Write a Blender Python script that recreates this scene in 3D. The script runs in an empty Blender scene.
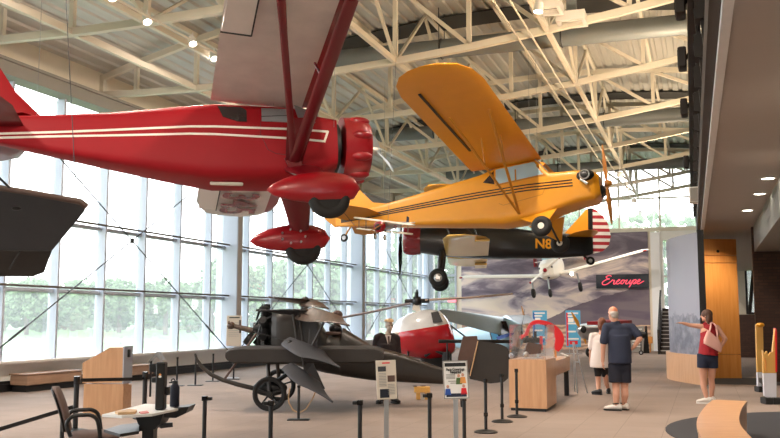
import bpy, math, random
from mathutils import Vector, Matrix, Euler, noise
random.seed(11)
PI = math.pi
R = math.radians
scene = bpy.context.scene
COL = scene.collection

# ------------------------------------------------------------------ camera
CAM = Vector((0, 0, 1.55)); YAW = R(19.18); PIT = R(6.37); FPX = 900.0
FWD = Vector((-math.sin(YAW) * math.cos(PIT), math.cos(YAW) * math.cos(PIT), math.sin(PIT)))
RGT = Vector((math.cos(YAW), math.sin(YAW), 0)); UPV = RGT.cross(FWD)
HOR = Vector((-math.sin(YAW), math.cos(YAW), 0))
cd = bpy.data.cameras.new('camera'); cam = bpy.data.objects.new('camera', cd); COL.objects.link(cam)
cam.location = CAM; cam.rotation_euler = (PI / 2 + PIT, 0, YAW)
cd.sensor_width = 36; cd.lens = 36 * FPX / 780; cd.clip_end = 2000; cd.clip_start = .05
scene.camera = cam

def ray(x, y): return FWD + RGT * ((x - 390) / FPX) + UPV * ((219 - y) / FPX)
def im(x, y, w):                       # point seen at x,y standing w metres ahead
    d = ray(x, y); return CAM + d * (w / d.dot(HOR))
def fl(x, y, z=0.0):                   # point seen at x,y lying at height z
    d = ray(x, y); return CAM + d * ((z - CAM.z) / d.z)
def onx(x, y, X): d = ray(x, y); return CAM + d * ((X - CAM.x) / d.x)
def ony(x, y, Y): d = ray(x, y); return CAM + d * ((Y - CAM.y) / d.y)
def wof(p): return (Vector(p) - CAM).dot(HOR)

class Pose:
    """a thing's resting pose; brings points of the room into the thing's own axes"""
    def __init__(s, loc, rot=(0, 0, YAW)):
        s.loc = Vector(loc); s.rot = Euler(rot); s.M = Matrix.Translation(s.loc) @ s.rot.to_matrix().to_4x4(); s.I = s.M.inverted()
    def w(s, p): return s.I @ Vector(p)
    def p(s, x, y, w): return s.I @ im(x, y, w)
    def f(s, x, y, z=0.0): return s.I @ fl(x, y, z)
    def on(s, x, y, axis, val):
        o = s.I @ CAM; d = s.I.to_3x3() @ ray(x, y); return o + d * ((val - o[axis]) / d[axis])

# ------------------------------------------------------------------ mesh helpers
def basis(d):
    d = Vector(d).normalized(); a = Vector((0, 0, 1)) if abs(d.z) < .9 else Vector((1, 0, 0))
    u = a.cross(d).normalized(); return u, d.cross(u), d

class MB:
    def __init__(s): s.v = []; s.f = []; s.m = []
    def add(s, vs, fs, mi=0):
        b = len(s.v); s.v += [Vector(v) for v in vs]; s.f += [tuple(b + i for i in f) for f in fs]; s.m += [mi] * len(fs); return s
    def box(s, a, b, mi=0):
        (x0, y0, z0), (x1, y1, z1) = a, b
        return s.add([(x0, y0, z0), (x1, y0, z0), (x1, y1, z0), (x0, y1, z0), (x0, y0, z1), (x1, y0, z1), (x1, y1, z1), (x0, y1, z1)],
                     [(0, 3, 2, 1), (4, 5, 6, 7), (0, 1, 5, 4), (1, 2, 6, 5), (2, 3, 7, 6), (3, 0, 4, 7)], mi)
    def bbox(s, a, b, r=.01, mi=0):     # box with chamfered edges
        (x0, y0, z0), (x1, y1, z1) = a, b
        rings = []
        for z, i in ((z0, r), (z0 + r, 0), (z1 - r, 0), (z1, r)):
            X0, X1, Y0, Y1 = x0 + i, x1 - i, y0 + i, y1 - i; c = r
            rings.append([(X0 + c, Y0, z), (X1 - c, Y0, z), (X1, Y0 + c, z), (X1, Y1 - c, z), (X1 - c, Y1, z), (X0 + c, Y1, z), (X0, Y1 - c, z), (X0, Y0 + c, z)])
        return s.loft(rings, mi=mi)
    def loft(s, rings, cap=True, closed=True, mi=0):
        n = len(rings[0]); vs = [p for r in rings for p in r]; fs = []
        for i in range(len(rings) - 1):
            for j in range(n if closed else n - 1):
                k = (j + 1) % n; fs.append((i * n + j, i * n + k, (i + 1) * n + k, (i + 1) * n + j))
        if cap: fs += [tuple(reversed(range(n))), tuple(range((len(rings) - 1) * n, len(rings) * n))]
        return s.add(vs, fs, mi)
    def cyl(s, p, q, r0, r1=None, n=12, mi=0):
        r1 = r0 if r1 is None else r1; p = Vector(p); q = Vector(q); u, v, d = basis(q - p)
        ring = lambda c, r: [c + (u * math.cos(2 * PI * i / n) + v * math.sin(2 * PI * i / n)) * r for i in range(n)]
        return s.loft([ring(p, r0), ring(q, r1)], mi=mi)
    def tube(s, pts, r, n=8, mi=0, flat=1.0):
        pts = [Vector(p) for p in pts]; rr = r if isinstance(r, (list, tuple)) else [r] * len(pts); rings = []; u = None
        for i, p in enumerate(pts):
            d = (pts[min(i + 1, len(pts) - 1)] - pts[max(i - 1, 0)]).normalized()
            if u is None: u, v, _ = basis(d)
            else:
                u = (u - d * u.dot(d)); u = u.normalized() if u.length > 1e-6 else basis(d)[0]; v = d.cross(u)
            rings.append([p + (u * math.cos(2 * PI * k / n) + v * math.sin(2 * PI * k / n) * flat) * rr[i] for k in range(n)])
        return s.loft(rings, mi=mi)
    def bar(s, p, q, w, h, up=(0, 0, 1), mi=0):
        p = Vector(p); q = Vector(q); d = (q - p).normalized(); u = Vector(up).cross(d)
        u = u.normalized() if u.length > 1e-4 else basis(d)[0]; v = d.cross(u)
        ring = lambda c: [c + u * (a * w / 2) + v * (b * h / 2) for a, b in ((-1, -1), (1, -1), (1, 1), (-1, 1))]
        return s.loft([ring(p), ring(q)], mi=mi)
    def lathe(s, prof, o=(0, 0, 0), axis=(0, 0, 1), n=24, mi=0):
        u, v, d = basis(axis); o = Vector(o)
        return s.loft([[o + d * h + (u * math.cos(2 * PI * i / n) + v * math.sin(2 * PI * i / n)) * max(r, 1e-4) for i in range(n)] for r, h in prof], mi=mi)
    def ell(s, c, r, nu=16, nv=10, mi=0, M=None):
        c = Vector(c); rx, ry, rz = r if isinstance(r, (tuple, list)) else (r, r, r); rings = []
        for j in range(nv + 1):
            t = -PI / 2 + PI * j / nv; k = max(math.cos(t), 1e-3)
            ring = [Vector((rx * k * math.cos(2 * PI * i / nu), ry * k * math.sin(2 * PI * i / nu), rz * math.sin(t))) for i in range(nu)]
            rings.append([c + (M @ p if M else p) for p in ring])
        return s.loft(rings, mi=mi)
    def prism(s, pts, off, mi=0):       # polygon extruded by off
        n = len(pts); pts = [Vector(p) for p in pts]; off = Vector(off)
        return s.add(pts + [p + off for p in pts], [tuple(reversed(range(n))), tuple(range(n, 2 * n))] + [(i, (i + 1) % n, n + (i + 1) % n, n + i) for i in range(n)], mi)
    def cap(s, p, q, r0, r1, n=12):     # tapered capsule
        s.cyl(p, q, r0, r1, n); s.ell(p, r0, n, 8); return s.ell(q, r1, n, 8)
    def torus(s, c, axis, R0, r, n=28, m=10, mi=0, flat=1.0):
        u, v, d = basis(axis); c = Vector(c); vs = []; fs = []
        for i in range(n):
            a = 2 * PI * i / n; e = u * math.cos(a) + v * math.sin(a)
            for j in range(m):
                b = 2 * PI * j / m; vs.append(c + e * (R0 + r * math.cos(b)) + d * (r * flat * math.sin(b)))
        for i in range(n):
            for j in range(m): fs.append((i * m + j, ((i + 1) % n) * m + j, ((i + 1) % n) * m + (j + 1) % m, i * m + (j + 1) % m))
        return s.add(vs, fs, mi)
    def wing(s, stations, mi=0, n=9):   # (y, x of leading edge, chord, z, thickness ratio), round-nosed section
        rings = []
        for y, xl, c, z, t in stations:
            up = []; lo = []
            for i in range(n + 1):
                q = (1 - math.cos(PI * i / n)) / 2
                h = 5 * t * (.2969 * math.sqrt(q) - .126 * q - .3516 * q * q + .2843 * q ** 3 - .1036 * q ** 4) * c
                up.append((xl - c * q, y, z + h)); lo.append((xl - c * q, y, z - .55 * h))
            rings.append(up + lo[-2:0:-1])
        return s.loft(rings, mi=mi)
    def build(s, name, mats, parent=None, loc=(0, 0, 0), rot=(0, 0, 0), angle=38, props=None):
        me = bpy.data.meshes.new(name); me.from_pydata([tuple(v) for v in s.v], [], s.f)
        mats = mats if isinstance(mats, (list, tuple)) else [mats]
        for m in mats: me.materials.append(m)
        if len(mats) > 1: me.polygons.foreach_set('material_index', s.m)
        me.validate()
        import bmesh
        bm = bmesh.new(); bm.from_mesh(me); bmesh.ops.recalc_face_normals(bm, faces=bm.faces); bm.to_mesh(me); bm.free()
        me.shade_smooth(); me.set_sharp_from_angle(angle=R(angle)); me.update()
        o = bpy.data.objects.new(name, me); COL.objects.link(o); o.location = loc; o.rotation_euler = rot
        if parent: o.parent = parent
        for k, v in (props or {}).items(): o[k] = v
        return o

def thing(name, label, cat, loc=(0, 0, 0), rot=(0, 0, 0), group=None):
    o = bpy.data.objects.new(name, None); COL.objects.link(o); o.empty_display_size = .2
    o.location = loc; o.rotation_euler = rot if isinstance(rot, (tuple, list, Euler)) else (0, 0, rot); return tag(o, label, cat, group)
def tag(o, label, cat, group=None):
    o['label'] = label; o['category'] = cat
    if group: o['group'] = group
    return o
def struct(o): o['kind'] = 'structure'; return o
def dup(root, loc=None, rot=None, label=None, group=None):
    r = root.copy(); COL.objects.link(r)
    if loc is not None: r.location = loc
    if rot is not None: r.rotation_euler = rot
    if label: r['label'] = label
    if group: r['group'] = group
    for ch in list(root.children):
        c = ch.copy(); COL.objects.link(c); c.parent = r
        for g in list(ch.children):
            d = g.copy(); COL.objects.link(d); d.parent = c
    return r
def text_part(name, body, mat, parent, o, ux, uy, size, sx=1.0, shear=0.0, depth=.004, center=True, bold=0.0, label=None):
    """lettering standing on the plane o + ux*s + uy*t"""
    cu = bpy.data.curves.new(name, 'FONT'); cu.body = body; cu.size = size; cu.shear = shear; cu.extrude = depth; cu.offset = bold
    if center: cu.align_x = 'CENTER'; cu.align_y = 'CENTER'
    ob = bpy.data.objects.new(name, cu); COL.objects.link(ob); bpy.context.view_layer.update()
    me = bpy.data.meshes.new_from_object(ob.evaluated_get(bpy.context.evaluated_depsgraph_get())); bpy.data.objects.remove(ob); bpy.data.curves.remove(cu)
    ux = Vector(ux).normalized(); uy = Vector(uy).normalized(); uz = ux.cross(uy); o = Vector(o)
    for v in me.vertices: v.co = o + ux * (v.co.x * sx) + uy * v.co.y + uz * v.co.z
    me.materials.clear(); me.materials.append(mat); me.name = name
    t = bpy.data.objects.new(name, me); COL.objects.link(t); t.parent = parent
    if label: t['label'] = label
    return t

# ------------------------------------------------------------------ materials
def nodes(name):
    m = bpy.data.materials.new(name); m.use_nodes = True; nt = m.node_tree; b = nt.nodes['Principled BSDF']; return m, nt, b
def N(nt, t, **kw):
    n = nt.nodes.new(t)
    for k, v in kw.items():
        if k in n.inputs: n.inputs[k].default_value = v
        else: setattr(n, k, v)
    return n
def srgb(r, g, b): return tuple(((c / 255) / 12.92 if c <= 10 else ((c / 255 + .055) / 1.055) ** 2.4) for c in (r, g, b)) + (1,)
def mat(name, c, rough=.5, metal=0.0, var=.12, scale=6.0, bump=0.0, bscale=60.0, coat=0.0, spec=.5, stretch=None):
    m, nt, b = nodes(name); col = srgb(*c) if max(c) > 1 else tuple(c) + (1,)
    b.inputs['Roughness'].default_value = rough; b.inputs['Metallic'].default_value = metal
    b.inputs['Coat Weight'].default_value = coat; b.inputs['Coat Roughness'].default_value = .06; b.inputs['Specular IOR Level'].default_value = spec
    tc = N(nt, 'ShaderNodeTexCoord'); src = tc.outputs['Object']
    if stretch:
        mp = N(nt, 'ShaderNodeMapping'); mp.inputs['Scale'].default_value = stretch; nt.links.new(src, mp.inputs[0]); src = mp.outputs[0]
    n = N(nt, 'ShaderNodeTexNoise', Scale=scale, Detail=5.0, Roughness=.6); nt.links.new(src, n.inputs['Vector'])
    mx = N(nt, 'ShaderNodeMix', data_type='RGBA'); mx.inputs[6].default_value = tuple(max(0, k * (1 - var)) for k in col[:3]) + (1,)
    mx.inputs[7].default_value = tuple(min(1, k * (1 + var)) for k in col[:3]) + (1,)
    nt.links.new(n.outputs[0], mx.inputs[0]); nt.links.new(mx.outputs[2], b.inputs['Base Color'])
    if bump:
        n2 = N(nt, 'ShaderNodeTexNoise', Scale=bscale, Detail=3.0); nt.links.new(src, n2.inputs['Vector'])
        bp = N(nt, 'ShaderNodeBump', Strength=bump, Distance=.02); nt.links.new(n2.outputs[0], bp.inputs['Height']); nt.links.new(bp.outputs[0], b.inputs['Normal'])
    return m
def glow(name, c, s):
    m, nt, b = nodes(name); b.inputs['Base Color'].default_value = tuple(k * .8 for k in c) + (1,); b.inputs['Emission Color'].default_value = tuple(c) + (1,); b.inputs['Emission Strength'].default_value = s; return m
def banded(name, base, other, axis, test, rough=.35, coat=.3):
    """two paints on one surface; test(nt, sep) returns the mask socket made from object coordinates"""
    m, nt, b = nodes(name); b.inputs['Roughness'].default_value = rough; b.inputs['Coat Weight'].default_value = coat; b.inputs['Coat Roughness'].default_value = .08
    tc = N(nt, 'ShaderNodeTexCoord'); sp = N(nt, 'ShaderNodeSeparateXYZ'); nt.links.new(tc.outputs['Object'], sp.inputs[0])
    no = N(nt, 'ShaderNodeTexNoise', Scale=3.0, Detail=4.0); nt.links.new(tc.outputs['Object'], no.inputs['Vector'])
    mx = N(nt, 'ShaderNodeMix', data_type='RGBA'); mx.inputs[6].default_value = srgb(*base); mx.inputs[7].default_value = srgb(*other)
    nt.links.new(test(nt, sp), mx.inputs[0])
    hs = N(nt, 'ShaderNodeMix', data_type='RGBA', blend_type='MULTIPLY'); hs.inputs[0].default_value = .35
    nt.links.new(mx.outputs[2], hs.inputs[6]); nt.links.new(no.outputs[0], hs.inputs[7]); nt.links.new(hs.outputs[2], b.inputs['Base Color'])
    return m
def mth(nt, op, a, b=None):
    n = N(nt, 'ShaderNodeMath', operation=op)
    for i, x in enumerate((a, b)):
        if x is None: continue
        if isinstance(x, (int, float)): n.inputs[i].default_value = x
        else: nt.links.new(x, n.inputs[i])
    return n.outputs[0]
def wood(name, c1, c2, rough=.4, stretch=(1.2, 1.2, 14)):
    m, nt, b = nodes(name); b.inputs['Roughness'].default_value = rough; b.inputs['Coat Weight'].default_value = .15
    tc = N(nt, 'ShaderNodeTexCoord'); mp = N(nt, 'ShaderNodeMapping'); mp.inputs['Scale'].default_value = stretch; nt.links.new(tc.outputs['Object'], mp.inputs[0])
    n = N(nt, 'ShaderNodeTexNoise', Scale=2.2, Detail=6.0, Roughness=.55); nt.links.new(mp.outputs[0], n.inputs['Vector'])
    cr = N(nt, 'ShaderNodeValToRGB'); cr.color_ramp.elements[0].position = .3; cr.color_ramp.elements[1].position = .7
    cr.color_ramp.elements[0].color = srgb(*c1); cr.color_ramp.elements[1].color = srgb(*c2); nt.links.new(n.outputs[0], cr.inputs[0]); nt.links.new(cr.outputs[0], b.inputs['Base Color']); return m
def pane_mat(name, haze, tint=(1, 1, 1), gloss=.06):
    m, nt, b = nodes(name); nt.nodes.remove(b); out = nt.nodes['Material Output']
    t = N(nt, 'ShaderNodeBsdfTransparent'); t.inputs[0].default_value = tuple(tint) + (1,)
    tl = N(nt, 'ShaderNodeBsdfTranslucent'); tl.inputs[0].default_value = (.96, .97, 1, 1)
    g = N(nt, 'ShaderNodeBsdfGlossy', Roughness=.02)
    a = N(nt, 'ShaderNodeMixShader'); a.inputs[0].default_value = haze; nt.links.new(t.outputs[0], a.inputs[1]); nt.links.new(tl.outputs[0], a.inputs[2])
    lw = N(nt, 'ShaderNodeLayerWeight', Blend=.25); k = mth(nt, 'MULTIPLY', lw.outputs['Fresnel'], gloss * 4)
    c = N(nt, 'ShaderNodeMixShader'); nt.links.new(k, c.inputs[0]); nt.links.new(a.outputs[0], c.inputs[1]); nt.links.new(g.outputs[0], c.inputs[2])
    nt.links.new(c.outputs[0], out.inputs[0]); return m

M = {}
M['white_paint'] = mat('white_paint', (242, 242, 244), .5, var=.03)
M['frame_white'] = mat('frame_white', (180, 187, 200), .45, var=.03)
M['steel_cream'] = mat('steel_cream', (222, 214, 198), .5, var=.06, scale=2)
M['beige_wall'] = mat('beige_wall', (232, 222, 204), .8, var=.05, scale=3)
M['sill_white'] = mat('sill_white', (232, 230, 226), .6, var=.03)
M['black_base'] = mat('black_base', (26, 25, 26), .6)
M['shade_box'] = mat('shade_box', (150, 146, 138), .6, var=.05)
M['bronze'] = mat('bronze', (92, 82, 74), .45, metal=.3)
M['wire_pale'] = mat('wire_pale', (150, 150, 150), .4, metal=.5)
M['cable'] = mat('cable', (70, 70, 72), .4, metal=.7)
M['duct'] = mat('duct', (122, 128, 130), .55, metal=.2, var=.1, scale=1.5)
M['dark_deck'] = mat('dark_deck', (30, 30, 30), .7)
M['soffit'] = mat('soffit', (188, 180, 174), .85, var=.04, scale=2)
M['soffit_grey'] = mat('soffit_grey', (150, 146, 140), .8, var=.04)
M['fascia_dark'] = mat('fascia_dark', (52, 42, 38), .6, var=.1)
M['rail_dark'] = mat('rail_dark', (44, 38, 36), .5, metal=.3)
M['black'] = mat('black', (22, 22, 23), .45, var=.15)
M['black_gloss'] = mat('black_gloss', (16, 16, 17), .18, var=.1, coat=.3)
M['rubber'] = mat('rubber', (24, 23, 23), .75, var=.2)
M['chrome'] = mat('chrome', (200, 200, 205), .15, metal=1)
M['alu'] = mat('alu', (190, 192, 195), .3, metal=.9, var=.06)
M['red_paint'] = mat('red_paint', (150, 10, 24), .32, var=.06, coat=.15)
M['red_body'] = mat('red_body', (150, 10, 24), .55, var=.06, coat=0, spec=.3)
M['red_dark'] = mat('red_dark', (108, 12, 24), .32, var=.06, coat=.3)
M['cream'] = mat('cream', (236, 230, 218), .4, var=.03)
M['wing_white'] = mat('wing_white', (234, 224, 220), .45, var=.06, scale=3)
M['yellow'] = mat('yellow', (226, 152, 28), .4, var=.07, scale=4, coat=.2)
M['wing_window_lit'] = mat('wing_window_lit', (236, 190, 96), .3, var=.06, coat=.4)  # biplane yellow made paler: window light on the lower wings put into the colour
M['yellow_dark'] = mat('yellow_dark', (190, 126, 24), .5, var=.08)
M['black_paint'] = mat('black_paint', (20, 20, 22), .3, var=.2, scale=4, coat=.3)
M['maroon'] = mat('maroon', (128, 18, 30), .25, var=.1, coat=.5)
M['window_dark'] = mat('window_dark', (46, 40, 40), .1, var=.1, coat=.6)
M['canvas_dark'] = mat('canvas_dark', (48, 43, 40), .75, var=.2, scale=5, bump=.15, bscale=90)
M['canvas_grey'] = mat('canvas_grey', (58, 58, 62), .7, var=.15, scale=4, bump=.1, bscale=90)
M['doped'] = mat('doped', (44, 38, 34), .42, var=.25, scale=3)
M['rotor_wood'] = wood('rotor_wood', (70, 56, 48), (104, 86, 74), .4, (9, 1.5, 1.5))
M['prop_wood'] = wood('prop_wood', (150, 92, 40), (200, 138, 70), .3, (8, 8, 1.5))
M['maple'] = wood('maple', (194, 146, 106), (210, 164, 124), .38, (9, 9, .7))
M['maple_h'] = wood('maple_h', (200, 152, 112), (216, 172, 132), .35, (1.2, 7, 7))
M['bench_wood'] = wood('bench_wood', (158, 124, 100), (176, 142, 116), .45, (1.2, 1.2, 9))
M['orange_wood'] = wood('orange_wood', (222, 146, 70), (236, 166, 92), .4, (7, 7, .5))
M['carpet_dark'] = mat('carpet_dark', (50, 50, 54), .95, var=.15, scale=40)
M['skin'] = mat('skin', (204, 152, 128), .55, var=.08, scale=9)
M['skin_red'] = mat('skin_red', (216, 140, 108), .5, var=.08, scale=9)
M['navy'] = mat('navy', (40, 46, 66), .85, var=.12, scale=12)
M['navy_dark'] = mat('navy_dark', (26, 28, 42), .85, var=.12, scale=12)
M['tee_white'] = mat('tee_white', (226, 214, 208), .85, var=.05, scale=10)
M['leggings'] = mat('leggings', (20, 20, 22), .8)
M['top_red'] = mat('top_red', (150, 20, 32), .8, var=.12, scale=10)
M['denim'] = mat('denim', (28, 36, 58), .85, var=.15, scale=14)
M['pink_bag'] = mat('pink_bag', (222, 170, 158), .5, var=.05)
M['hair_brown'] = mat('hair_brown', (84, 56, 42), .55, var=.4, scale=30, stretch=(1, 1, .15))
M['hair_red'] = mat('hair_red', (112, 66, 46), .55, var=.35, scale=30, stretch=(1, 1, .15))
M['hair_grey'] = mat('hair_grey', (176, 168, 160), .6, var=.3, scale=30)
M['suit'] = mat('suit', (34, 22, 24), .8, var=.15, scale=20)
M['trouser'] = mat('trouser', (40, 38, 42), .8, var=.15, scale=20)
M['cap_tan'] = mat('cap_tan', (206, 172, 128), .85, var=.1, scale=30)
M['face_wax'] = mat('face_wax', (196, 178, 160), .5, var=.06)
M['shoe_white'] = mat('shoe_white', (224, 218, 212), .6, var=.08)
M['leather'] = mat('leather', (84, 60, 50), .5, var=.25, scale=12)
M['paper'] = mat('paper', (236, 234, 230), .7, var=.02)
M['sign_stock'] = mat('sign_stock', (206, 194, 178), .6, var=.03)
M['chair_fabric'] = mat('chair_fabric', (112, 92, 86), .9, var=.12, scale=30, bump=.1, bscale=250)
M['blue_trim'] = mat('blue_trim', (44, 84, 168), .35, var=.05)
M['pale_blue'] = mat('pale_blue', (168, 200, 214), .3, var=.06, metal=.2)
M['silver'] = mat('silver', (176, 184, 190), .28, metal=.75, var=.08, scale=3)
M['poster_blue'] = mat('poster_blue', (86, 166, 206), .5, var=.1, scale=5)
M['toy_red'] = mat('toy_red', (222, 40, 48), .35, var=.05)
M['yellow_board'] = mat('yellow_board', (222, 172, 92), .45, var=.06)
M['board_white'] = mat('board_white', (222, 222, 232), .45, var=.03)
M['rope'] = mat('rope', (186, 150, 110), .8)
M['acrylic'] = pane_mat('acrylic', .04, (.97, .97, .97), .12)
M['glass'] = pane_mat('glass', .10, (1, 1, 1), .05)
M['lamp_glow'] = glow('lamp_glow', (1, .92, .78), 14)
M['neon'] = glow('neon', (1, .10, .16), .75)
M['exit_glow'] = glow('exit_glow', (1, .25, .3), 1.2)
M['lamp_white'] = mat('lamp_white', (232, 228, 222), .4, var=.02)
SKY, EXPO = 5.2, 0.25
LEFTP, MIDP, DOWNP, TRK, UPL, PANELP = 600, 420, 170, 520, 640, 230; ROTA, EROT = 38, 32
# ================================================================== THE SETTING
XW, YB = -14.4, 47.0                       # window wall, far wall
COLS = [3.4, 14.45, 25.5, 36.6, 47.4]      # columns of the window wall
def zt(x): return 9.25 - .0149 * (x + 4) ** 2       # roof truss, top chord
def zb(x): return 7.17 + .0079 * (x + 11.3) ** 2    # bottom chord

# carpet of squares
m, nt, b = nodes('carpet'); b.inputs['Roughness'].default_value = .95; b.inputs['Specular IOR Level'].default_value = .2
tc = N(nt, 'ShaderNodeTexCoord'); br = N(nt, 'ShaderNodeTexBrick', Scale=1.0); br.offset = 0; br.inputs['Brick Width'].default_value = .6; br.inputs['Row Height'].default_value = .6
br.inputs['Mortar Size'].default_value = .004; br.inputs['Color1'].default_value = srgb(178, 160, 148); br.inputs['Color2'].default_value = srgb(172, 154, 142); br.inputs['Mortar'].default_value = srgb(150, 134, 124)
nt.links.new(tc.outputs['Object'], br.inputs['Vector']); no = N(nt, 'ShaderNodeTexNoise', Scale=90.0, Detail=3.0); nt.links.new(tc.outputs['Object'], no.inputs['Vector'])
no2 = N(nt, 'ShaderNodeTexNoise', Scale=.6, Detail=4.0); nt.links.new(tc.outputs['Object'], no2.inputs['Vector'])
mx = N(nt, 'ShaderNodeMix', data_type='RGBA', blend_type='MULTIPLY'); mx.inputs[0].default_value = .35
nt.links.new(br.outputs[0], mx.inputs[6]); nt.links.new(no.outputs[0], mx.inputs[7])
mx2 = N(nt, 'ShaderNodeMix', data_type='RGBA', blend_type='MULTIPLY'); mx2.inputs[0].default_value = .3
nt.links.new(mx.outputs[2], mx2.inputs[6]); nt.links.new(no2.outputs[0], mx2.inputs[7]); nt.links.new(mx2.outputs[2], b.inputs['Base Color'])
bp = N(nt, 'ShaderNodeBump', Strength=.2, Distance=.01); nt.links.new(no.outputs[0], bp.inputs['Height']); nt.links.new(bp.outputs[0], b.inputs['Normal'])
M['carpet'] = m
struct(MB().box((XW - .35, -7, -.12), (9, 48, 0)).build('floor', M['carpet']))
c = fl(752, 445); c = Vector((c.x, c.y, 0)); c += RGT * .9 - HOR * 0.0
mb = MB(); mb.lathe([(3.45, .001), (3.45, .012), (3.42, .014), (.001, .014)], (0, 0, 0), n=72)
cc = CAM + RGT * 7.2 + HOR * 12.0; struct(mb.build('floor_mat', M['carpet_dark'], loc=(cc.x, cc.y, 0)))
a = fl(712, 384); mb = MB(); mb.box((a.x - .3, a.y, .001), (a.x + 4, a.y + 2.6, .008)); struct(mb.build('floor_runner', M['carpet_dark']))

# window wall
struct(MB().box((XW - .35, -7, 0), (XW, YB + .4, .60)).build('wall_left', M['sill_white']))
struct(MB().box((XW, -7, 0), (XW + .14, YB - .1, .16)).box((XW, -7, .16), (XW + .05, YB - .1, .22)).build('baseboard_left', M['black_base']))
struct(MB().bbox((XW - .35, -7, .60), (XW + .22, YB, .66), .008).build('trim_1', M['sill_white']))
struct(MB().box((XW - .4, -7, 7.10), (XW + .05, YB, 8.25)).box((XW + .05, -7, 7.16), (XW + .16, YB, 7.24)).build('beam_left', M['beige_wall']))
struct(MB().box((XW - .05, -7, 6.80), (XW + .42, YB, 7.10)).box((XW - .05, -7, 7.08), (XW + .50, YB, 7.14)).build('trim_2', M['shade_box']))
for y in COLS:
    o = struct(MB().bbox((XW - .3, y - .16, .66), (XW + .46, y + .16, 7.1), .01).build('column', M['frame_white']))
    MB().box((XW + .461, y - .13, .68), (XW + .475, y + .13, 6.8)).build('column_facing', M['soffit'], o)
k = 0
for i in range(len(COLS) - 1):
    y0, y1 = COLS[i], COLS[i + 1]
    mb = MB()
    for fr in (.11, .266, .422, .578, .734, .89):
        y = y0 + (y1 - y0) * fr; mb.box((XW - .12, y - .035, .66), (XW + .13, y + .035, 6.8))
    struct(mb.build('mullion', M['frame_white']))
    mb = MB()
    for z in (2.27, 3.88): mb.box((XW - .10, y0 + .16, z - .10), (XW + .02, y1 - .16, z - .01))
    struct(mb.build('transom', M['frame_white']))
    mb = MB()
    for z in (2.27, 3.88): mb.cyl((XW + .17, y0 + .16, z + .03), (XW + .17, y1 - .16, z + .03), .028, n=8)
    struct(mb.build('transom_rail', M['bronze']))
    k += 1; struct(MB().box((XW - .06, y0 + .16, .66), (XW - .045, y1 - .16, 6.8)).build('window_%d' % k, M['glass']))
    mb = MB()
    for s in (0, 1):
        p = Vector((XW + .3, y0 + .2 if s else y1 - .2, .5)); q = Vector((XW + .3, y1 - .2 if s else y0 + .2, 6.7)); mb.cyl(p, q, .016, n=6)
        d = (q - p).normalized(); mb.cyl(p + d * 1.2, p + d * 1.75, .028, n=8)
    mb.lathe([(.07, -.02), (.07, .02)], (XW + .3, (y0 + y1) / 2, 3.6), (1, 0, 0), 14)
    struct(mb.build('brace_cable', M['cable']))

# roof deck, corrugated, with the ribs running down the hall
xs = []; x = -15.0
while x < 9.2: xs += [(x, 0), (x + .16, 0), (x + .19, .045), (x + .28, .045)]; x += .31
ring0 = [(x, -7, (zt(x) if x < 4 else zt(4)) + .16 + h) for x, h in xs]; top = [(x, -7, z + .12) for x, _, z in reversed(ring0)]
r0 = ring0 + top; r1 = [(x, 48.5, z) for x, _, z in r0]
M['deck'] = mat('deck', (196, 194, 188), .38, metal=.35, var=.2, scale=.9, stretch=(3, .35, 3))
struct(MB().loft([r0, r1]).build('ceiling', M['deck'], angle=20))

# lens-shaped roof trusses across the hall
PANELS = [-14.3] + [-13.29 + 1.72 * i for i in range(10)]
TY = [5.0, 9.6, 14.2, 18.8, 23.4, 28.0, 32.6, 37.2, 41.8, 46.2]
mb = MB()
for i, x in enumerate(PANELS[:-1]):
    x2 = PANELS[i + 1]
    mb.bar((x, 0, zb(x)), (x2, 0, zb(x2)), .13, .15); mb.bar((x, 0, zt(x)), (x2, 0, zt(x2)), .13, .15)
    mb.bar((x2, 0, zb(x2)), (x2, 0, zt(x2)), .10, .10, up=(0, 1, 0)) if zt(x2) - zb(x2) > .2 else None
    if i > 0 and zt(x) - zb(x) > .3: mb.bar((x, 0, zt(x) - .05), (x2, 0, zb(x2) + .05), .085, .10, up=(0, 1, 0))
mb.bar((-14.3, 0, 7.2), (-14.3, 0, 7.75), .14, .14, up=(0, 1, 0))
t0 = struct(mb.build('roof_truss', M['steel_cream'])); t0.location.y = TY[0]
for y in TY[1:]:
    t = t0.copy(); COL.objects.link(t); t.location.y = y
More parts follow.
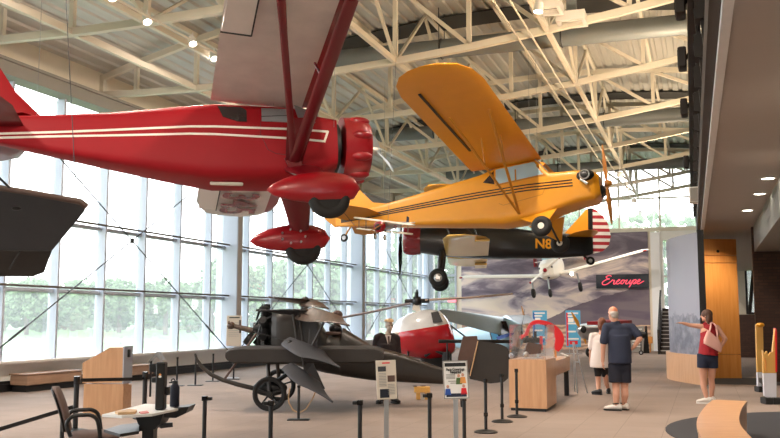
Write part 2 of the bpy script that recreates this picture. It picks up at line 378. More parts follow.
# lengthwise trusses and purlins
for j, x in enumerate(PANELS[1:-1]):
    mb = MB(); mb.bar((x, 4, zt(x) + .09), (x, 47, zt(x) + .09), .08, .12)
    if j in (1, 2, 4, 6, 8): mb.bar((x, 4, zb(x)), (x, 47, zb(x)), .09, .12)
    if j in (2, 4, 6):
        for a, bq in zip(TY[:-1], TY[1:]):
            mid = (a + bq) / 2
            mb.bar((x, a, zb(x)), (x, mid, zt(x)), .06, .07, up=(1, 0, 0)); mb.bar((x, mid, zt(x)), (x, bq, zb(x)), .06, .07, up=(1, 0, 0))
    struct(mb.build('roof_purlin', M['steel_cream']))
for x, zz in ((-9.35, 7.02), (-3.55, 7.52), (-3.25, 7.52)):
    struct(MB().cyl((x, 5, zz), (x, 46, zz), .022, n=8).build('conduit_beam', M['steel_cream']))
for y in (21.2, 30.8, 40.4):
    struct(MB().cyl((-11.2, y, 8.3), (3.0, y, 8.3), .24, n=20).build('ceiling_duct', M['duct']))
    mb = MB()
    for x in (-9, -6, -3, 0):
        mb.torus((x, y, 8.3), (1, 0, 0), .25, .02, 20, 6); mb.cyl((x, y - .25, 8.3), (x, y - .25, zt(x) + .1), .012, n=6); mb.cyl((x, y + .25, 8.3), (x, y + .25, zt(x) + .1), .012, n=6)
    struct(mb.build('ceiling_duct_strap', M['cable']))
    xs2 = [-11.2 + .5 * i for i in range(29)]
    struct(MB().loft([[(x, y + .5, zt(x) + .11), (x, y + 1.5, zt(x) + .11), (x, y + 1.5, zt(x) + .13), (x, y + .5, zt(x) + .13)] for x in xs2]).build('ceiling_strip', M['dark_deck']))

# gallery (mezzanine) over the right of the hall
def gx(y): return .208 - .0125 * (y - 6.85)          # the gallery edge runs a little askew of the hall
def edge(dx0, dx1, z0, z1, y0=-3.0, y1=28.6): return [[(gx(y) + dx0, y, z0), (gx(y) + dx1, y, z0), (gx(y) + dx1, y, z1), (gx(y) + dx0, y, z1)] for y in (y0, y1)]
struct(MB().prism([(gx(-3) + .08, -3, 3.90), (8.5, -3, 3.90), (8.5, YB, 3.90), (gx(28.6) + .08, YB, 3.90), (gx(28.6) + .08, 28.6, 3.90)], (0, 0, .4)).build('ceiling_gallery', M['soffit']))
struct(MB().loft(edge(0, .08, 3.86, 3.96)).build('trim_3', M['white_paint']))
struct(MB().loft(edge(-.09, .0, 3.95, 4.34)).loft(edge(.0, .4, 3.96, 4.3)).build('trim_4', M['fascia_dark']))
mb = MB(); mb.loft(edge(-.22, -.12, 5.25, 5.62)); mb.loft(edge(-.12, -.09, 4.95, 5.0)); y = -2.0
while y < 28.5: mb.bar((gx(y) - .05, y, 4.2), (gx(y) - .15, y, 5.5), .05, .12, up=(0, 1, 0)); mb.box((gx(y) - .16, y - .12, 4.62), (gx(y) - .02, y + .12, 4.9)); y += 1.45
struct(mb.build('railing_beam', M['rail_dark']))
struct(MB().box((1.25, 6, 3.26), (8.5, 24.6, 3.9)).build('beam_gallery', M['soffit_grey']))
m, nt, b = nodes('brown_brick'); b.inputs['Roughness'].default_value = .8
tc = N(nt, 'ShaderNodeTexCoord'); mp = N(nt, 'ShaderNodeMapping'); mp.inputs['Rotation'].default_value = (PI / 2, 0, 0); nt.links.new(tc.outputs['Object'], mp.inputs[0])
br = N(nt, 'ShaderNodeTexBrick', Scale=1.0); br.inputs['Brick Width'].default_value = .22; br.inputs['Row Height'].default_value = .08; br.inputs['Mortar Size'].default_value = .008
br.inputs['Color1'].default_value = srgb(84, 58, 46); br.inputs['Color2'].default_value = srgb(70, 48, 40); br.inputs['Mortar'].default_value = srgb(62, 46, 40)
nt.links.new(mp.outputs[0], br.inputs['Vector']); nt.links.new(br.outputs[0], b.inputs['Base Color']); M['brick'] = m
struct(MB().box((1.2, 24.6, 0), (8.5, 24.9, 3.9)).build('wall_right', M['brick']))
struct(MB().box((8.5, -3, 0), (8.7, YB, 9)).build('wall_gallery', M['beige_wall']))

# far wall
struct(MB().box((-12.6, YB, 0), (-2.45, YB + .3, 5.96)).build('wall_back', M['beige_wall']))
mb = MB(); mb.box((XW, YB - .04, 5.96), (.2, YB + .3, 6.16)); struct(mb.build('trim_5', M['steel_cream']))
mb = MB(); x = XW + .4
while x < 3: mb.box((x, YB + .05, 6.16), (x + .08, YB + .2, 9.3)); x += 2.0
mb.box((XW, YB + .05, 7.62), (8.6, YB + .12, 7.70)); struct(mb.build('mullion_back', M['steel_cream']))
struct(MB().box((XW, YB + .14, 6.16), (8.6, YB + .155, 9.4)).build('window_6', M['glass']))
mb = MB(); mb.box((-2.45, YB - .25, 0), (-2.0, YB + .3, 5.9)); struct(mb.build('column_back', M['white_paint']))
mb = MB(); mb.box((-2.0, YB - .1, 5.5), (.3, YB + .25, 5.95)); mb.box((-2.0, YB - .1, 2.1), (-1.86, YB + .25, 5.5)); mb.box((.1, YB - .1, 0), (.3, YB + .25, 5.5))
mb.box((-2.0, YB, 3.65), (.2, YB + .12, 3.73)); struct(mb.build('trim_6', M['sill_white']))
struct(MB().box((-1.86, YB + .1, 2.1), (.1, YB + .115, 5.5)).build('window_7', M['glass']))
struct(MB().box((-2.0, YB + .02, 0), (.2, YB + .3, 2.1)).build('wall_stair', M['fascia_dark']))
struct(MB().box((.3, YB, 0), (2.0, YB + .3, 5.9)).box((2.75, YB, 0), (8.5, YB + .3, 5.9)).box((2.0, YB, 0), (2.75, YB + .3, 1.9)).box((2.0, YB, 5.3), (2.75, YB + .3, 5.9)).build('wall_far', M['beige_wall']))
# glazed end with the exit door beside the mural
mb = MB(); 
for x in (-14.2, -13.55, -12.6): mb.box((x - .05, YB - .04, 0), (x + .05, YB + .16, 5.96))
for z in (2.5, 3.9): mb.box((-14.2, YB, z - .05), (-12.6, YB + .12, z + .05))
struct(mb.build('mullion_end', M['frame_white']))
struct(MB().box((-14.2, YB + .06, 0), (-12.6, YB + .075, 5.96)).build('window_8', M['glass']))
d = struct(MB().box((-13.42, YB - .03, .02), (-12.70, YB + .02, 2.1)).build('door_1', M['white_paint']))
MB().box((-13.30, YB - .05, .9), (-12.82, YB - .03, 2.0)).build('door_pane', M['pale_blue'], d)
MB().cyl((-12.78, YB - .1, 1.0), (-12.78, YB - .1, 1.3), .015, n=8).build('door_handle', M['chrome'], d)
# stair up to the far landing
SX0, SX1 = -1.95, .1
mb = MB()
for i in range(11): mb.box((SX0, 42.4 + .32 * i, 0), (SX1, 42.4 + .32 * (i + 1), .175 * (i + 1)))
mb.box((SX0, 45.92, 0), (SX1, YB - .1, 1.95)); st = struct(mb.build('floor_stair', M['fascia_dark']))
mb = MB()
for i in range(11): mb.box((SX0 + .02, 42.37 + .32 * i, .175 * (i + 1) - .03), (SX1 - .02, 42.42 + .32 * i, .175 * (i + 1) + .004))
mb.build('stair_nosing', M['soffit'], st)
for x in (SX0 - .05, SX1 + .05):
    mb = MB(); mb.bar((x, 42.3, 1.0), (x, 45.9, 2.95), .06, .08, up=(1, 0, 0))
    for i in range(10): y = 42.4 + .38 * i; mb.bar((x, y, 0), (x, y, 1.0 + (y - 42.3) * .54), .03, .04, up=(0, 1, 0))
    mb.bar((x, 42.35, 0), (x, 42.35, 1.1), .09, .09, up=(0, 1, 0)); mb.prism([(x - .03, 42.3, 0), (x - .03, 45.9, 0), (x - .03, 45.9, 2.0), (x - .03, 42.3, .2)], (.06, 0, 0)); struct(mb.build('stair_railing_trim', M['rail_dark']))
# slit of window and dark low panelling seen past the wooden panel
mb = MB(); mb.box((1.9, YB - .06, 1.9), (2.0, YB, 5.3)); mb.box((2.75, YB - .06, 1.9), (2.85, YB, 5.3)); mb.box((1.9, YB - .06, 1.8), (2.85, YB, 1.9)); mb.bar((2.05, YB - .1, 1.9), (2.45, YB - .1, 5.2), .16, .2, up=(0, 1, 0))
struct(mb.build('trim_7', M['rail_dark'])); struct(MB().box((2.0, YB + .15, 1.9), (2.75, YB + .165, 5.3)).build('window_9', M['glass']))
struct(MB().box((.6, 40, 0), (6, 40.3, 1.75)).build('partition', M['brick']))

# ---------------------------------------------------------------- outdoors
M['lawn'] = mat('lawn', (86, 116, 66), .95, var=.12, scale=.3)
struct(MB().box((-400, -200, -.35), (XW - .4, 420, -.15)).box((XW - .4, YB + .4, -.35), (120, 420, -.15)).build('lawn_ground', M['lawn']))
M['gravel'] = mat('gravel', (132, 136, 124), .95, var=.08, scale=2)
for w0, w1 in ((46, 50), (70, 78)):
    c0 = CAM + HOR * w0; c1 = CAM + HOR * w1; mb = MB(); rs = []
    for c in (c0, c1): rs.append([(c + RGT * a).to_tuple()[:2] for a in ((-w0 * .8 - 6), -w0 * .28)])
    (a, b2), (d2, e2) = rs; mb.prism([(a[0], a[1], -.15), (b2[0], b2[1], -.15), (e2[0], e2[1], -.15), (d2[0], d2[1], -.15)], (0, 0, .02)); struct(mb.build('gravel_path', M['gravel']))
M['leaf'] = mat('leaf', (96, 118, 80), .9, var=.4, scale=.9); M['bark'] = mat('bark', (96, 84, 72), .9)
def crown(seed, rx, rz, n):
    rnd = random.Random(seed); mb = MB()
    t = (1 + 5 ** .5) / 2; iv = [Vector(p).normalized() for p in ((-1, t, 0), (1, t, 0), (-1, -t, 0), (1, -t, 0), (0, -1, t), (0, 1, t), (0, -1, -t), (0, 1, -t), (t, 0, -1), (t, 0, 1), (-t, 0, -1), (-t, 0, 1))]
    ifc = [(0, 11, 5), (0, 5, 1), (0, 1, 7), (0, 7, 10), (0, 10, 11), (1, 5, 9), (5, 11, 4), (11, 10, 2), (10, 7, 6), (7, 1, 8), (3, 9, 4), (3, 4, 2), (3, 2, 6), (3, 6, 8), (3, 8, 9), (4, 9, 5), (2, 4, 11), (6, 2, 10), (8, 6, 7), (9, 8, 1)]
    limbs = [(Vector((rnd.uniform(-.55, .55) * rx, rnd.uniform(-.55, .55) * rx, rnd.uniform(-.5, .7) * rz)), rnd.uniform(.28, .46)) for _ in range(11)]
    for i in range(n):
        c, q = rnd.choice(limbs); d = Vector((rnd.gauss(0, 1), rnd.gauss(0, 1), rnd.gauss(0, 1))).normalized() * (rnd.random() ** .4); p = c + Vector((d.x * rx * q, d.y * rx * q, d.z * rz * q)); s = rnd.uniform(.22, .46)
        mb.add([p + v * s * rnd.uniform(.5, 1.3) for v in iv], ifc)
    return mb
protos = []
for sd in range(3):
    t = thing('deciduous_tree', 'leafy green tree standing beyond the lawn outside the window wall', 'tree', (0, 0, 0), 0, 'trees across the lawn')
    crown(sd, 5.2, 4.9, 760).build('crown', M['leaf'], t, loc=(0, 0, 3.9)); MB().cyl((0, 0, 0), (0, 0, 5), .4, .25, 10).build('trunk', M['bark'], t); protos.append(t)
used = set()
def plant(x, y, s, i, label=None, group=None):
    k = i % 3
    if k not in used: used.add(k); o = protos[k]; o.location = (x, y, -.15)
    else: o = dup(protos[k], (x, y, -.15))
    o.scale = (s, s, s); o.rotation_euler = (0, 0, i * 1.7)
    if label: o['label'] = label; o['group'] = group
    return o
i = 0
for j, px in enumerate(range(-40, 236, 23)):
    w = (100, 116, 132)[j % 3]; p = CAM + HOR * w + RGT * ((px - 390) / FPX * w); plant(p.x, p.y, (.72, .82, .92)[j % 3], i); i += 1
for j, px in enumerate((236, 262, 288, 314, 340, 368, 396)):
    w = (78, 92, 106)[j % 3]; p = CAM + HOR * w + RGT * ((px - 390) / FPX * w); plant(p.x, p.y, (.8, .9, 1.0)[j % 3], i); i += 1
for x, y, s in ((-17, 64, 1.1), (-4, 64, 1.15), (9, 64, 1.15), (-10.5, 79, 1.5), (3.5, 80, 1.5)):
    plant(x, y, s, i, 'tall leafy tree behind the far wall, seen through the high window above the cloud mural', 'trees behind the far wall'); i += 1
def thicket(w0, px0, px1, hmax, seed):
    rnd = random.Random(seed); mb = MB(); t = (1 + 5 ** .5) / 2
    iv = [Vector(p).normalized() for p in ((-1, t, 0), (1, t, 0), (-1, -t, 0), (1, -t, 0), (0, -1, t), (0, 1, t), (0, -1, -t), (0, 1, -t), (t, 0, -1), (t, 0, 1), (-t, 0, -1), (-t, 0, 1))]
    ifc = [(0, 11, 5), (0, 5, 1), (0, 1, 7), (0, 7, 10), (0, 10, 11), (1, 5, 9), (5, 11, 4), (11, 10, 2), (10, 7, 6), (7, 1, 8), (3, 9, 4), (3, 4, 2), (3, 2, 6), (3, 6, 8), (3, 8, 9), (4, 9, 5), (2, 4, 11), (6, 2, 10), (8, 6, 7), (9, 8, 1)]
    for i in range(2200):
        px = rnd.uniform(px0, px1); w = w0 + rnd.uniform(-4, 4); h = hmax * (.72 + .28 * noise.noise(Vector((px * .045, seed, 0)))); z = h * rnd.random() ** .8
        p = CAM + HOR * w + RGT * ((px - 390) / FPX * w); s = rnd.uniform(.45, .95); mb.add([Vector((p.x, p.y, z)) + v * s * rnd.uniform(.6, 1.25) for v in iv], ifc)
    return mb
ug = tag(thicket(150, -60, 480, 9.5, 3).build('undergrowth', M['leaf']), 'dense green woodland thicket along the far edge of the lawn', 'woodland'); ug['kind'] = 'stuff'
struct(MB().box((XW - .35, -7.3, 0), (8.7, -7, 9.6)).build('wall_front', M['beige_wall']))
# ================================================================== HANGING AIRCRAFT
def interp(secs, x):
    s = sorted(secs, key=lambda q: q[0])
    if x <= s[0][0]: return s[0][1:]
    for a, b in zip(s[:-1], s[1:]):
        if a[0] <= x <= b[0]:
            t = (x - a[0]) / (b[0] - a[0]); return tuple(p + (q - p) * t for p, q in zip(a[1:], b[1:]))
    return s[-1][1:]
class Hull:
    def __init__(s, secs, e=3.2, n=28): s.secs = secs; s.e = e; s.n = n
    def ring(s, x, hw, z0, z1):
        zc, hh = (z0 + z1) / 2, (z1 - z0) / 2; out = []
        for i in range(s.n):
            a = 2 * PI * i / s.n; c, q = math.cos(a), math.sin(a)
            out.append((x, hw * math.copysign(abs(c) ** (2 / s.e), c), zc + hh * math.copysign(abs(q) ** (2 / s.e), q)))
        return out
    def mesh(s, mb=None):
        mb = mb or MB(); ss = []
        for a, b in zip(s.secs[:-1], s.secs[1:]):
            for k in range(3): t = k / 3; ss.append(tuple(p + (q - p) * t for p, q in zip(a, b)))
        ss.append(s.secs[-1]); mb.loft([s.ring(*q) for q in ss]); return mb
    def y(s, x, z):
        hw, z0, z1 = interp(s.secs, x); zn = min(.999, abs((z - (z0 + z1) / 2) / max((z1 - z0) / 2, 1e-3))); return hw * (1 - zn ** s.e) ** (1 / s.e)
    def patch(s, mb, pts, side, off=.012, k=4):
        """panel lying on the hull's side, following its curve"""
        P = []
        for a, b in zip(pts, pts[1:] + pts[:1]): P += [(a[0] + (b[0] - a[0]) * t / k, a[1] + (b[1] - a[1]) * t / k) for t in range(k)]
        cx, cz = sum(p[0] for p in pts) / len(pts), sum(p[1] for p in pts) / len(pts); n = len(P); V = []
        rows = [(1, -.02), (1, off), (.7, off), (.35, off), (.02, off)]
        for q, o in rows: V.append([(cx + (x - cx) * q, side * (s.y(cx + (x - cx) * q, cz + (z - cz) * q) + o), cz + (z - cz) * q) for x, z in P])
        return mb.loft(V)
    def strip(s, mb, path, w, side, off=.004, n=6):
        P = []
        for a, b in zip(path[:-1], path[1:]):
            for k in range(n): t = k / n; P.append((a[0] + (b[0] - a[0]) * t, a[1] + (b[1] - a[1]) * t))
        P.append(path[-1]); rings = []
        for i, (x, z) in enumerate(P):
            q0, q1 = P[max(0, i - 1)], P[min(len(P) - 1, i + 1)]; dx, dz = q1[0] - q0[0], q1[1] - q0[1]; L = math.hypot(dx, dz); nx, nz = -dz / L * w / 2, dx / L * w / 2
            r = []
            for sg, o2 in ((1, off), (-1, off), (-1, -.01), (1, -.01)):
                xx, zz = x + sg * nx, z + sg * nz; r.append((xx, side * (s.y(xx, zz) + o2), zz))
            rings.append(r)
        return mb.loft(rings)
def blades(mb, c, axis, length, w, ang, n=2, hubr=.06, th=.025, twist=R(25)):
    """propeller at rest: n tapered twisted blades about axis"""
    u, v, d = basis(axis); c = Vector(c)
    for k in range(n):
        a = ang + 2 * PI * k / n; e = u * math.cos(a) + v * math.sin(a); f = d.cross(e); rings = []
        for t, ww in ((.05, .35), (.18, .7), (.4, 1), (.65, .95), (.85, .75), (.97, .45), (1, .1)):
            tw = R(62) - twist * 1.6 * t; g = f * math.cos(tw) + d * math.sin(tw); h = e.cross(g); p = c + e * (length * t); hw = w * ww / 2; ht = th * (1.2 - t) / 2 + .003
            rings.append([p + g * hw, p + g * hw * .3 + h * ht, p - g * hw * .6 + h * ht * .7, p - g * hw, p - g * hw * .5 - h * ht * .4, p + g * hw * .5 - h * ht * .5])
        mb.loft(rings)
    mb.cyl(c - d * .05, c + d * .05, hubr, n=14); return mb
def hang_wires(parent, pts, pose, zroof=8.0):
    for p in pts:
        q = pose.I @ (lambda g: Vector((g.x, g.y, max(g.z + .4, zb(g.x) - .07))))(pose.M @ Vector(p)); MB().cyl(p, q, .0035, n=5).build('hanging_wire', M['wire_pale'], parent)
def wheel(parent, name, c, axis, r, w, hubm, flat=1.0, spokes=0):
    t = MB().torus(c, axis, r - w / 2, w / 2, 30, 12).build(name, M['rubber'], parent)
    c = Vector(c); a = Vector(axis).normalized()
    MB().lathe([(.001, -.42 * w), (r - w * .8, -.36 * w), (r - w * .75, 0), (r - w * .8, .36 * w), (r * .3, .42 * w), (r * .25, .55 * w), (.001, .55 * w)], c, axis, 22).build('wheel_hub', hubm, t); return t

# ---------------------------------------------------------------- red cabin monoplane, banked, in the front
ps = Pose((-4.9024, 13.6457, 4.2843), (-.2222, -.003, .5884))
rp = thing('hanging_monoplane', 'red high-wing monoplane banked over the hall, with white pinstripes and red wheel spats', 'airplane', ps.loc, ps.rot)
H = Hull([(-.80, .40, -.42, .40), (-1.0, .42, -.52, .42), (-1.3, .44, -.62, .46), (-1.5, .45, -.66, .56), (-2.7, .42, -.70, .56), (-3.4, .34, -.60, .48), (-4.2, .25, -.46, .38), (-5.0, .17, -.31, .31), (-5.8, .09, -.16, .27), (-6.3, .03, .0, .25)], 5)
fus = H.mesh().build('fuselage', M['red_body'], rp)
for s in (-1, 1):
    mb = MB(); H.strip(mb, [(-6.1, -.05), (-4.9, .0), (-3.07, .10), (-.95, .11)], .035, s); H.strip(mb, [(-6.1, -.11), (-4.9, -.07), (-3.07, -.02), (-1.02, -.06)], .035, s); H.strip(mb, [(-.95, .125), (-1.02, -.075)], .035, s, n=2); mb.build('pinstripe', M['cream'], fus)
    mb = MB(); H.patch(mb, [(-2.66, .46), (-2.30, .46), (-2.22, .40), (-2.22, .20), (-2.36, .20), (-2.58, .27)], s); mb.build('rear_window', M['window_dark'], rp)
    mb = MB(); H.patch(mb, [(-1.99, .46), (-1.55, .46), (-1.53, .22), (-1.99, .22)], s); mb.build('cabin_window', M['silver'], rp)
    mb = MB(); H.strip(mb, [(-2.0, .46), (-2.01, .0), (-1.9, -.25), (-1.78, -.31), (-1.5, -.34)], .012, s, off=.003, n=2); mb.build('door_seam', M['red_dark'], fus)
    mb = MB(); H.strip(mb, [(-1.78, .46), (-1.84, .22)], .02, s, off=.012, n=2); H.strip(mb, [(-2.0, .30), (-1.54, .34)], .012, s, off=.012, n=2); mb.build('window_brace', M['black'], rp)
mb = MB()
for s in (-1, 1): mb.prism([(-1.48, s * .40, .545), (-1.12, s * .38, .40), (-1.16, s * .425, .24), (-1.42, s * .45, .28)], (0, s * .012, 0))
mb.prism([(-1.47, -.38, .555), (-1.47, .38, .555), (-1.08, .36, .415), (-1.08, -.36, .415)], (0, 0, .012)); mb.build('windshield', M['silver'], rp)
# cowling ring with rocker blisters, engine inside, propeller
mb = MB(); prof = [(.515, -.68), (.51, -.5), (.505, -.36), (.48, -.28), (.43, -.235), (.37, -.25), (.40, -.32), (.47, -.4), (.49, -.68)]
mb.lathe(prof + [prof[0]], (0, 0, 0), (1, 0, 0), 48)
for i in range(9):
    a = 2 * PI * i / 9 + .25; e = Vector((0, math.cos(a), math.sin(a))); rot = Matrix.Rotation(a - PI / 2, 3, 'X')
    mb.ell(e * .49 + Vector((-.42, 0, 0)), (.17, .075, .07), 12, 8, M=rot)
cw = mb.build('engine_cowling', M['red_paint'], rp, angle=50)
mb = MB(); mb.cyl((-.62, 0, 0), (-.2, 0, 0), .16, .12, 18)
for i in range(7): a = 2 * PI * i / 7; e = Vector((0, math.cos(a), math.sin(a))); mb.cyl(e * .12 + Vector((-.42, 0, 0)), e * .42 + Vector((-.42, 0, 0)), .075, n=12)
mb.lathe([(.40, -.80), (.40, -.74), (.12, -.66)], (0, 0, 0), (1, 0, 0), 24); mb.build('radial_engine', M['black'], rp)
mb = MB(); blades(mb, (-.06, 0, 0), (1, 0, 0), 1.10, .24, R(ROTA), 2, .06, .04); pr = mb.build('propeller', M['silver'], rp); MB().lathe([(.001, .07), (.04, .05), (.06, .0), (.06, -.2)], (-.06, 0, 0), (1, 0, 0), 20).build('spinner', M['cream'], pr)
# wing: two halves with red leading edge, ailerons, lettering below
XL, CH, ZW = -1.12, 1.64, .60
redle = banded('wing_white_red', (240, 230, 226), (150, 20, 32), 0, lambda nt, sp: mth(nt, 'GREATER_THAN', sp.outputs[0], XL - .22), .4, .2)
for s in (-1, 1):
    st = [(.30, XL, CH, ZW, .12), (.45, XL, CH, ZW, .12), (2.2, XL, CH, ZW, .12), (4.35, XL, CH, ZW + .01, .12), (4.75, XL - .08, CH - .2, ZW + .01, .11), (5.0, XL - .26, CH - .5, ZW + .01, .10), (5.12, XL - .45, CH - .9, ZW + .01, .09), (5.18, XL - .70, .2, ZW + .01, .08)]
    w = MB().wing([(s * a, b, c2, d, e) for a, b, c2, d, e in st]).build('wing', redle, rp, angle=50)
    x0 = XL - CH
    MB().prism([(x0 + .012, s * 2.45, ZW - .045), (x0 + .40, s * 2.45, ZW - .07), (x0 + .40, s * 4.6, ZW - .06), (x0 + .06, s * 4.6, ZW - .035)], (0, 0, .02)).build('aileron', M['wing_white'], w)
    mb = MB(); mb.bar((x0 + .41, s * 2.43, ZW - .07), (x0 + .41, s * 4.62, ZW - .065), .02, .02); mb.bar((x0 + .0, s * 2.43, ZW - .04), (x0 + .41, s * 2.43, ZW - .07), .02, .02); mb.build('aileron_gap', M['canvas_grey'], w)
text_part('registration_number', '345', M['maroon'], rp, (XL - .84, 4.12, ZW - .092), (0, 1, 0), (1, 0, 0), 1.0, sx=.84, bold=.02)
# wing struts in a V, gear legs, spats and wheels
for s in (-1, 1):
    B0 = Vector((-1.51, s * .46, -.45)); ftop = Vector((-1.42, s * 2.95, ZW - .10)); rtop = Vector((-2.25, s * 2.75, ZW - .10))
    if s < 0:
        ft = ps.on(352, 0, 2, ZW - .08); rt = ps.on(281, 0, 2, ZW - .08); ftop = B0 + (ft - B0) * 1.0; rtop = B0 + (rt - B0) * 1.0
        FT, RT2 = ftop.copy(), rtop.copy()
    else: ftop = Vector((FT.x, -FT.y, FT.z)); rtop = Vector((RT2.x, -RT2.y, RT2.z))
    def strut(a, b, w0, w1):
        mb = MB(); d = (b - a).normalized(); f = Vector((1, 0, 0)); f = (f - d * f.dot(d)).normalized(); g = d.cross(f)
        ring = lambda c, w: [c + f * (w / 2 * math.cos(2 * PI * i / 14)) + g * (w * .16 * math.sin(2 * PI * i / 14)) for i in range(14)]
        return mb.loft([ring(a, w0), ring(a + (b - a) * .25, w1), ring(a + (b - a) * .8, w1), ring(b, w0)])
    strut(B0, ftop, .18, .19).build('wing_strut', M['red_dark'], rp); strut(B0, rtop, .12, .10).build('wing_strut', M['red_dark'], rp)
    fa = lambda p, dx, dy=0: p + Vector((dx, dy, 0)); rq, fq = B0.lerp(rtop, .30), B0.lerp(ftop, .30)
    MB().prism([fa(B0, -.13), fa(rq, -.05), fa(rq.lerp(fq, .3), 0), fa(rq.lerp(fq, .8), 0), fa(fq, .09), fa(B0, .13)], (0, s * .035, .02)).build('strut_fairing', M['red_dark'], rp)
    mb = MB(); p = B0 + (ftop - B0) * .55; mb.cyl(p, p + Vector((-.1, s * -.05, .30)), .018, n=8); mb.build('jury_strut', M['red_dark'], rp)
    mb = MB(); a = B0; mb.prism([(-1.40, s * .465, -.40), (-1.66, s * .465, -.40), (-1.56, s * .465, -.62), (-1.38, s * .465, -.62)], (0, s * .03, 0)); mb.build('strut_fitting', M['red_dark'], rp)
    C0 = Vector((-1.165, s * 1.196, -1.233))
    mb = MB(); rings = []
    for t, w, th, dx in ((0, .62, .12, -.12), (.35, .46, .10, -.08), (.75, .34, .08, -.02), (1, .3, .08, 0)):
        c = Vector((-1.25, s * .36, -.52)).lerp(C0 + Vector((-.02, 0, .14)), t) + Vector((dx, 0, 0)); rings.append([c + Vector((w / 2 * math.cos(2 * PI * i / 16), 0, 0)) + Vector((0, s * .5, .5)) * (th * math.sin(2 * PI * i / 16)) for i in range(16)])
    mb.loft(rings).build('landing_gear_leg', M['red_dark'], rp)
    mb = MB(); rings = []
    for t in range(15):
        q = t / 14; r = .255 * (q ** .62) * ((1 - q) ** .40) * 2.15; z = .10 + .03 * math.sin(q * PI) - .07 * (1 - q) ; x = -.86 + 1.36 * q
        rings.append([C0 + Vector((x, max(r, .004) * .52 * math.cos(2 * PI * i / 18), z + max(r, .004) * .86 * math.sin(2 * PI * i / 18))) for i in range(18)])
    sp = mb.loft(rings).build('wheel_spat', M['red_paint'], rp, angle=60)
    mb = MB()
    for k in range(7): a = k * .9; mb.cyl(C0 + Vector((-.15 + .2 * math.cos(a), s * -.135, .08 + .12 * math.sin(a))), C0 + Vector((-.15 + .2 * math.cos(a), s * -.175, .08 + .12 * math.sin(a))), .018, n=8)
    mb.build('spat_bolt', M['alu'], sp)
    wheel(rp, 'main_wheel', C0 + Vector((.03, 0, -.06)), (0, 1, 0), .31, .17, M['rubber'])
# tail
mb = MB(); mb.loft([[(x - .0, .03 * k2, z) for x, z, k2 in ((-5.2, .28, 0), (-5.5, .36, .8), (-6.2, .2, 1), (-6.2, .2, -1), (-5.5, .36, -.8))], [(x, .03 * k2, z) for x, z, k2 in ((-5.62, .7, 0), (-5.8, .72, .7), (-6.22, .7, .9), (-6.22, .7, -.9), (-5.8, .72, -.7))], [(x, .03 * k2, z) for x, z, k2 in ((-5.95, 1.22, 0), (-6.0, 1.24, .4), (-6.22, 1.24, .5), (-6.22, 1.24, -.5), (-6.0, 1.24, -.4))]])
mb.build('tail_fin', M['red_paint'], rp)
MB().prism([(-6.23, -.02, -.02), (-6.7, -.02, .05), (-6.82, -.02, .5), (-6.7, -.02, 1.0), (-6.5, -.02, 1.28), (-6.23, -.02, 1.25)], (0, .04, 0)).build('rudder', M['red_dark'], rp)
for s in (-1, 1): MB().wing([(s * .1, -5.45, 1.0, .1, .07), (s * .8, -5.52, .9, .1, .07), (s * 1.15, -5.68, .68, .1, .07), (s * 1.3, -5.95, .2, .1, .06)]).build('tailplane', M['red_dark'], rp)
MB().bbox((-2.75, -.16, -.735), (-2.25, -.10, -.69), .01).bbox((-3.3, .2, -.60), (-3.0, .26, -.52), .01).build('belly_step', M['cream'], rp)
hang_wires(rp, [(-.85, -.40, .2), (-1.8, -.42, .5), (-5.3, 0, .3), (-1.8, .42, .5)], ps)

# ---------------------------------------------------------------- yellow cabin monoplane
ps = Pose((-1.9761, 19.8874, 4.6252), (-.1319, -.1201, -.0537))
yp = thing('hanging_monoplane', 'yellow high-wing monoplane hanging nose-up in the middle, with three black side stripes', 'airplane', ps.loc, ps.rot)
H = Hull([(-.08, .22, -.42, .05), (-.2, .33, -.52, .14), (-.55, .38, -.54, .20), (-1.0, .38, -.62, .24), (-1.12, .38, -.66, .26), (-1.35, .38, -.74, .60), (-2.3, .37, -.74, .60), (-2.7, .35, -.66, .50), (-3.6, .28, -.52, .42), (-4.7, .20, -.34, .31), (-5.6, .12, -.18, .24), (-6.5, .04, -.05, .2)], 7)
fus = H.mesh().build('fuselage', M['yellow'], yp)
for s in (-1, 1):
    for k, dz in enumerate((.0, -.065, -.13)):
        mb = MB(); H.strip(mb, [(-.62, -.04 + dz), (-1.6, .03 + dz), (-3.2, .075 + dz * .95), (-5.4, .08 + dz * .6), (-6.35, .09 + dz * .5)], .028, s); mb.build('side_stripe', M['black_paint'], fus)
    mb = MB(); H.patch(mb, [(-2.62, .27), (-2.35, .50), (-2.36, .18)], s); mb.build('rear_window', M['window_dark'], yp)
    mb = MB(); H.patch(mb, [(-2.32, .16), (-2.30, .52), (-1.42, .54), (-1.20, .20)], s); mb.build('cabin_window', M['pale_blue'], yp)
    mb = MB()
    for pth in ([(-2.33, .15), (-1.18, .19)], [(-1.86, .17), (-1.84, .54)], [(-1.2, .18), (-1.43, .55)]): H.strip(mb, pth, .035, s, off=.014, n=3)
    mb.build('window_frame', M['yellow_dark'], yp)
    mb = MB(); H.strip(mb, [(-2.3, -.28), (-2.2, -.34), (-1.3, -.25), (-1.22, -.1)], .014, s, off=.003, n=3); mb.build('door_seam', M['yellow_dark'], fus)
    mb = MB(); mb.ell((-.34, s * .345, .02), (.20, .10, .13), 14, 10); cy = mb.build('engine_cylinder', M['black'], yp)
    mb = MB(); mb.torus((-.34, s * .43, .02), (0, 1, 0), .10, .018, 16, 6); mb.cyl((-.44, s * .40, -.06), (-.30, s * .42, -.20), .03, n=8); mb.build('exhaust_stub', M['alu'], cy)
MB().prism([(-1.14, -.34, .27), (-1.14, .34, .27), (-1.40, .34, .60), (-1.40, -.34, .60)], (.012, 0, .01)).build('windshield', M['silver'], yp)
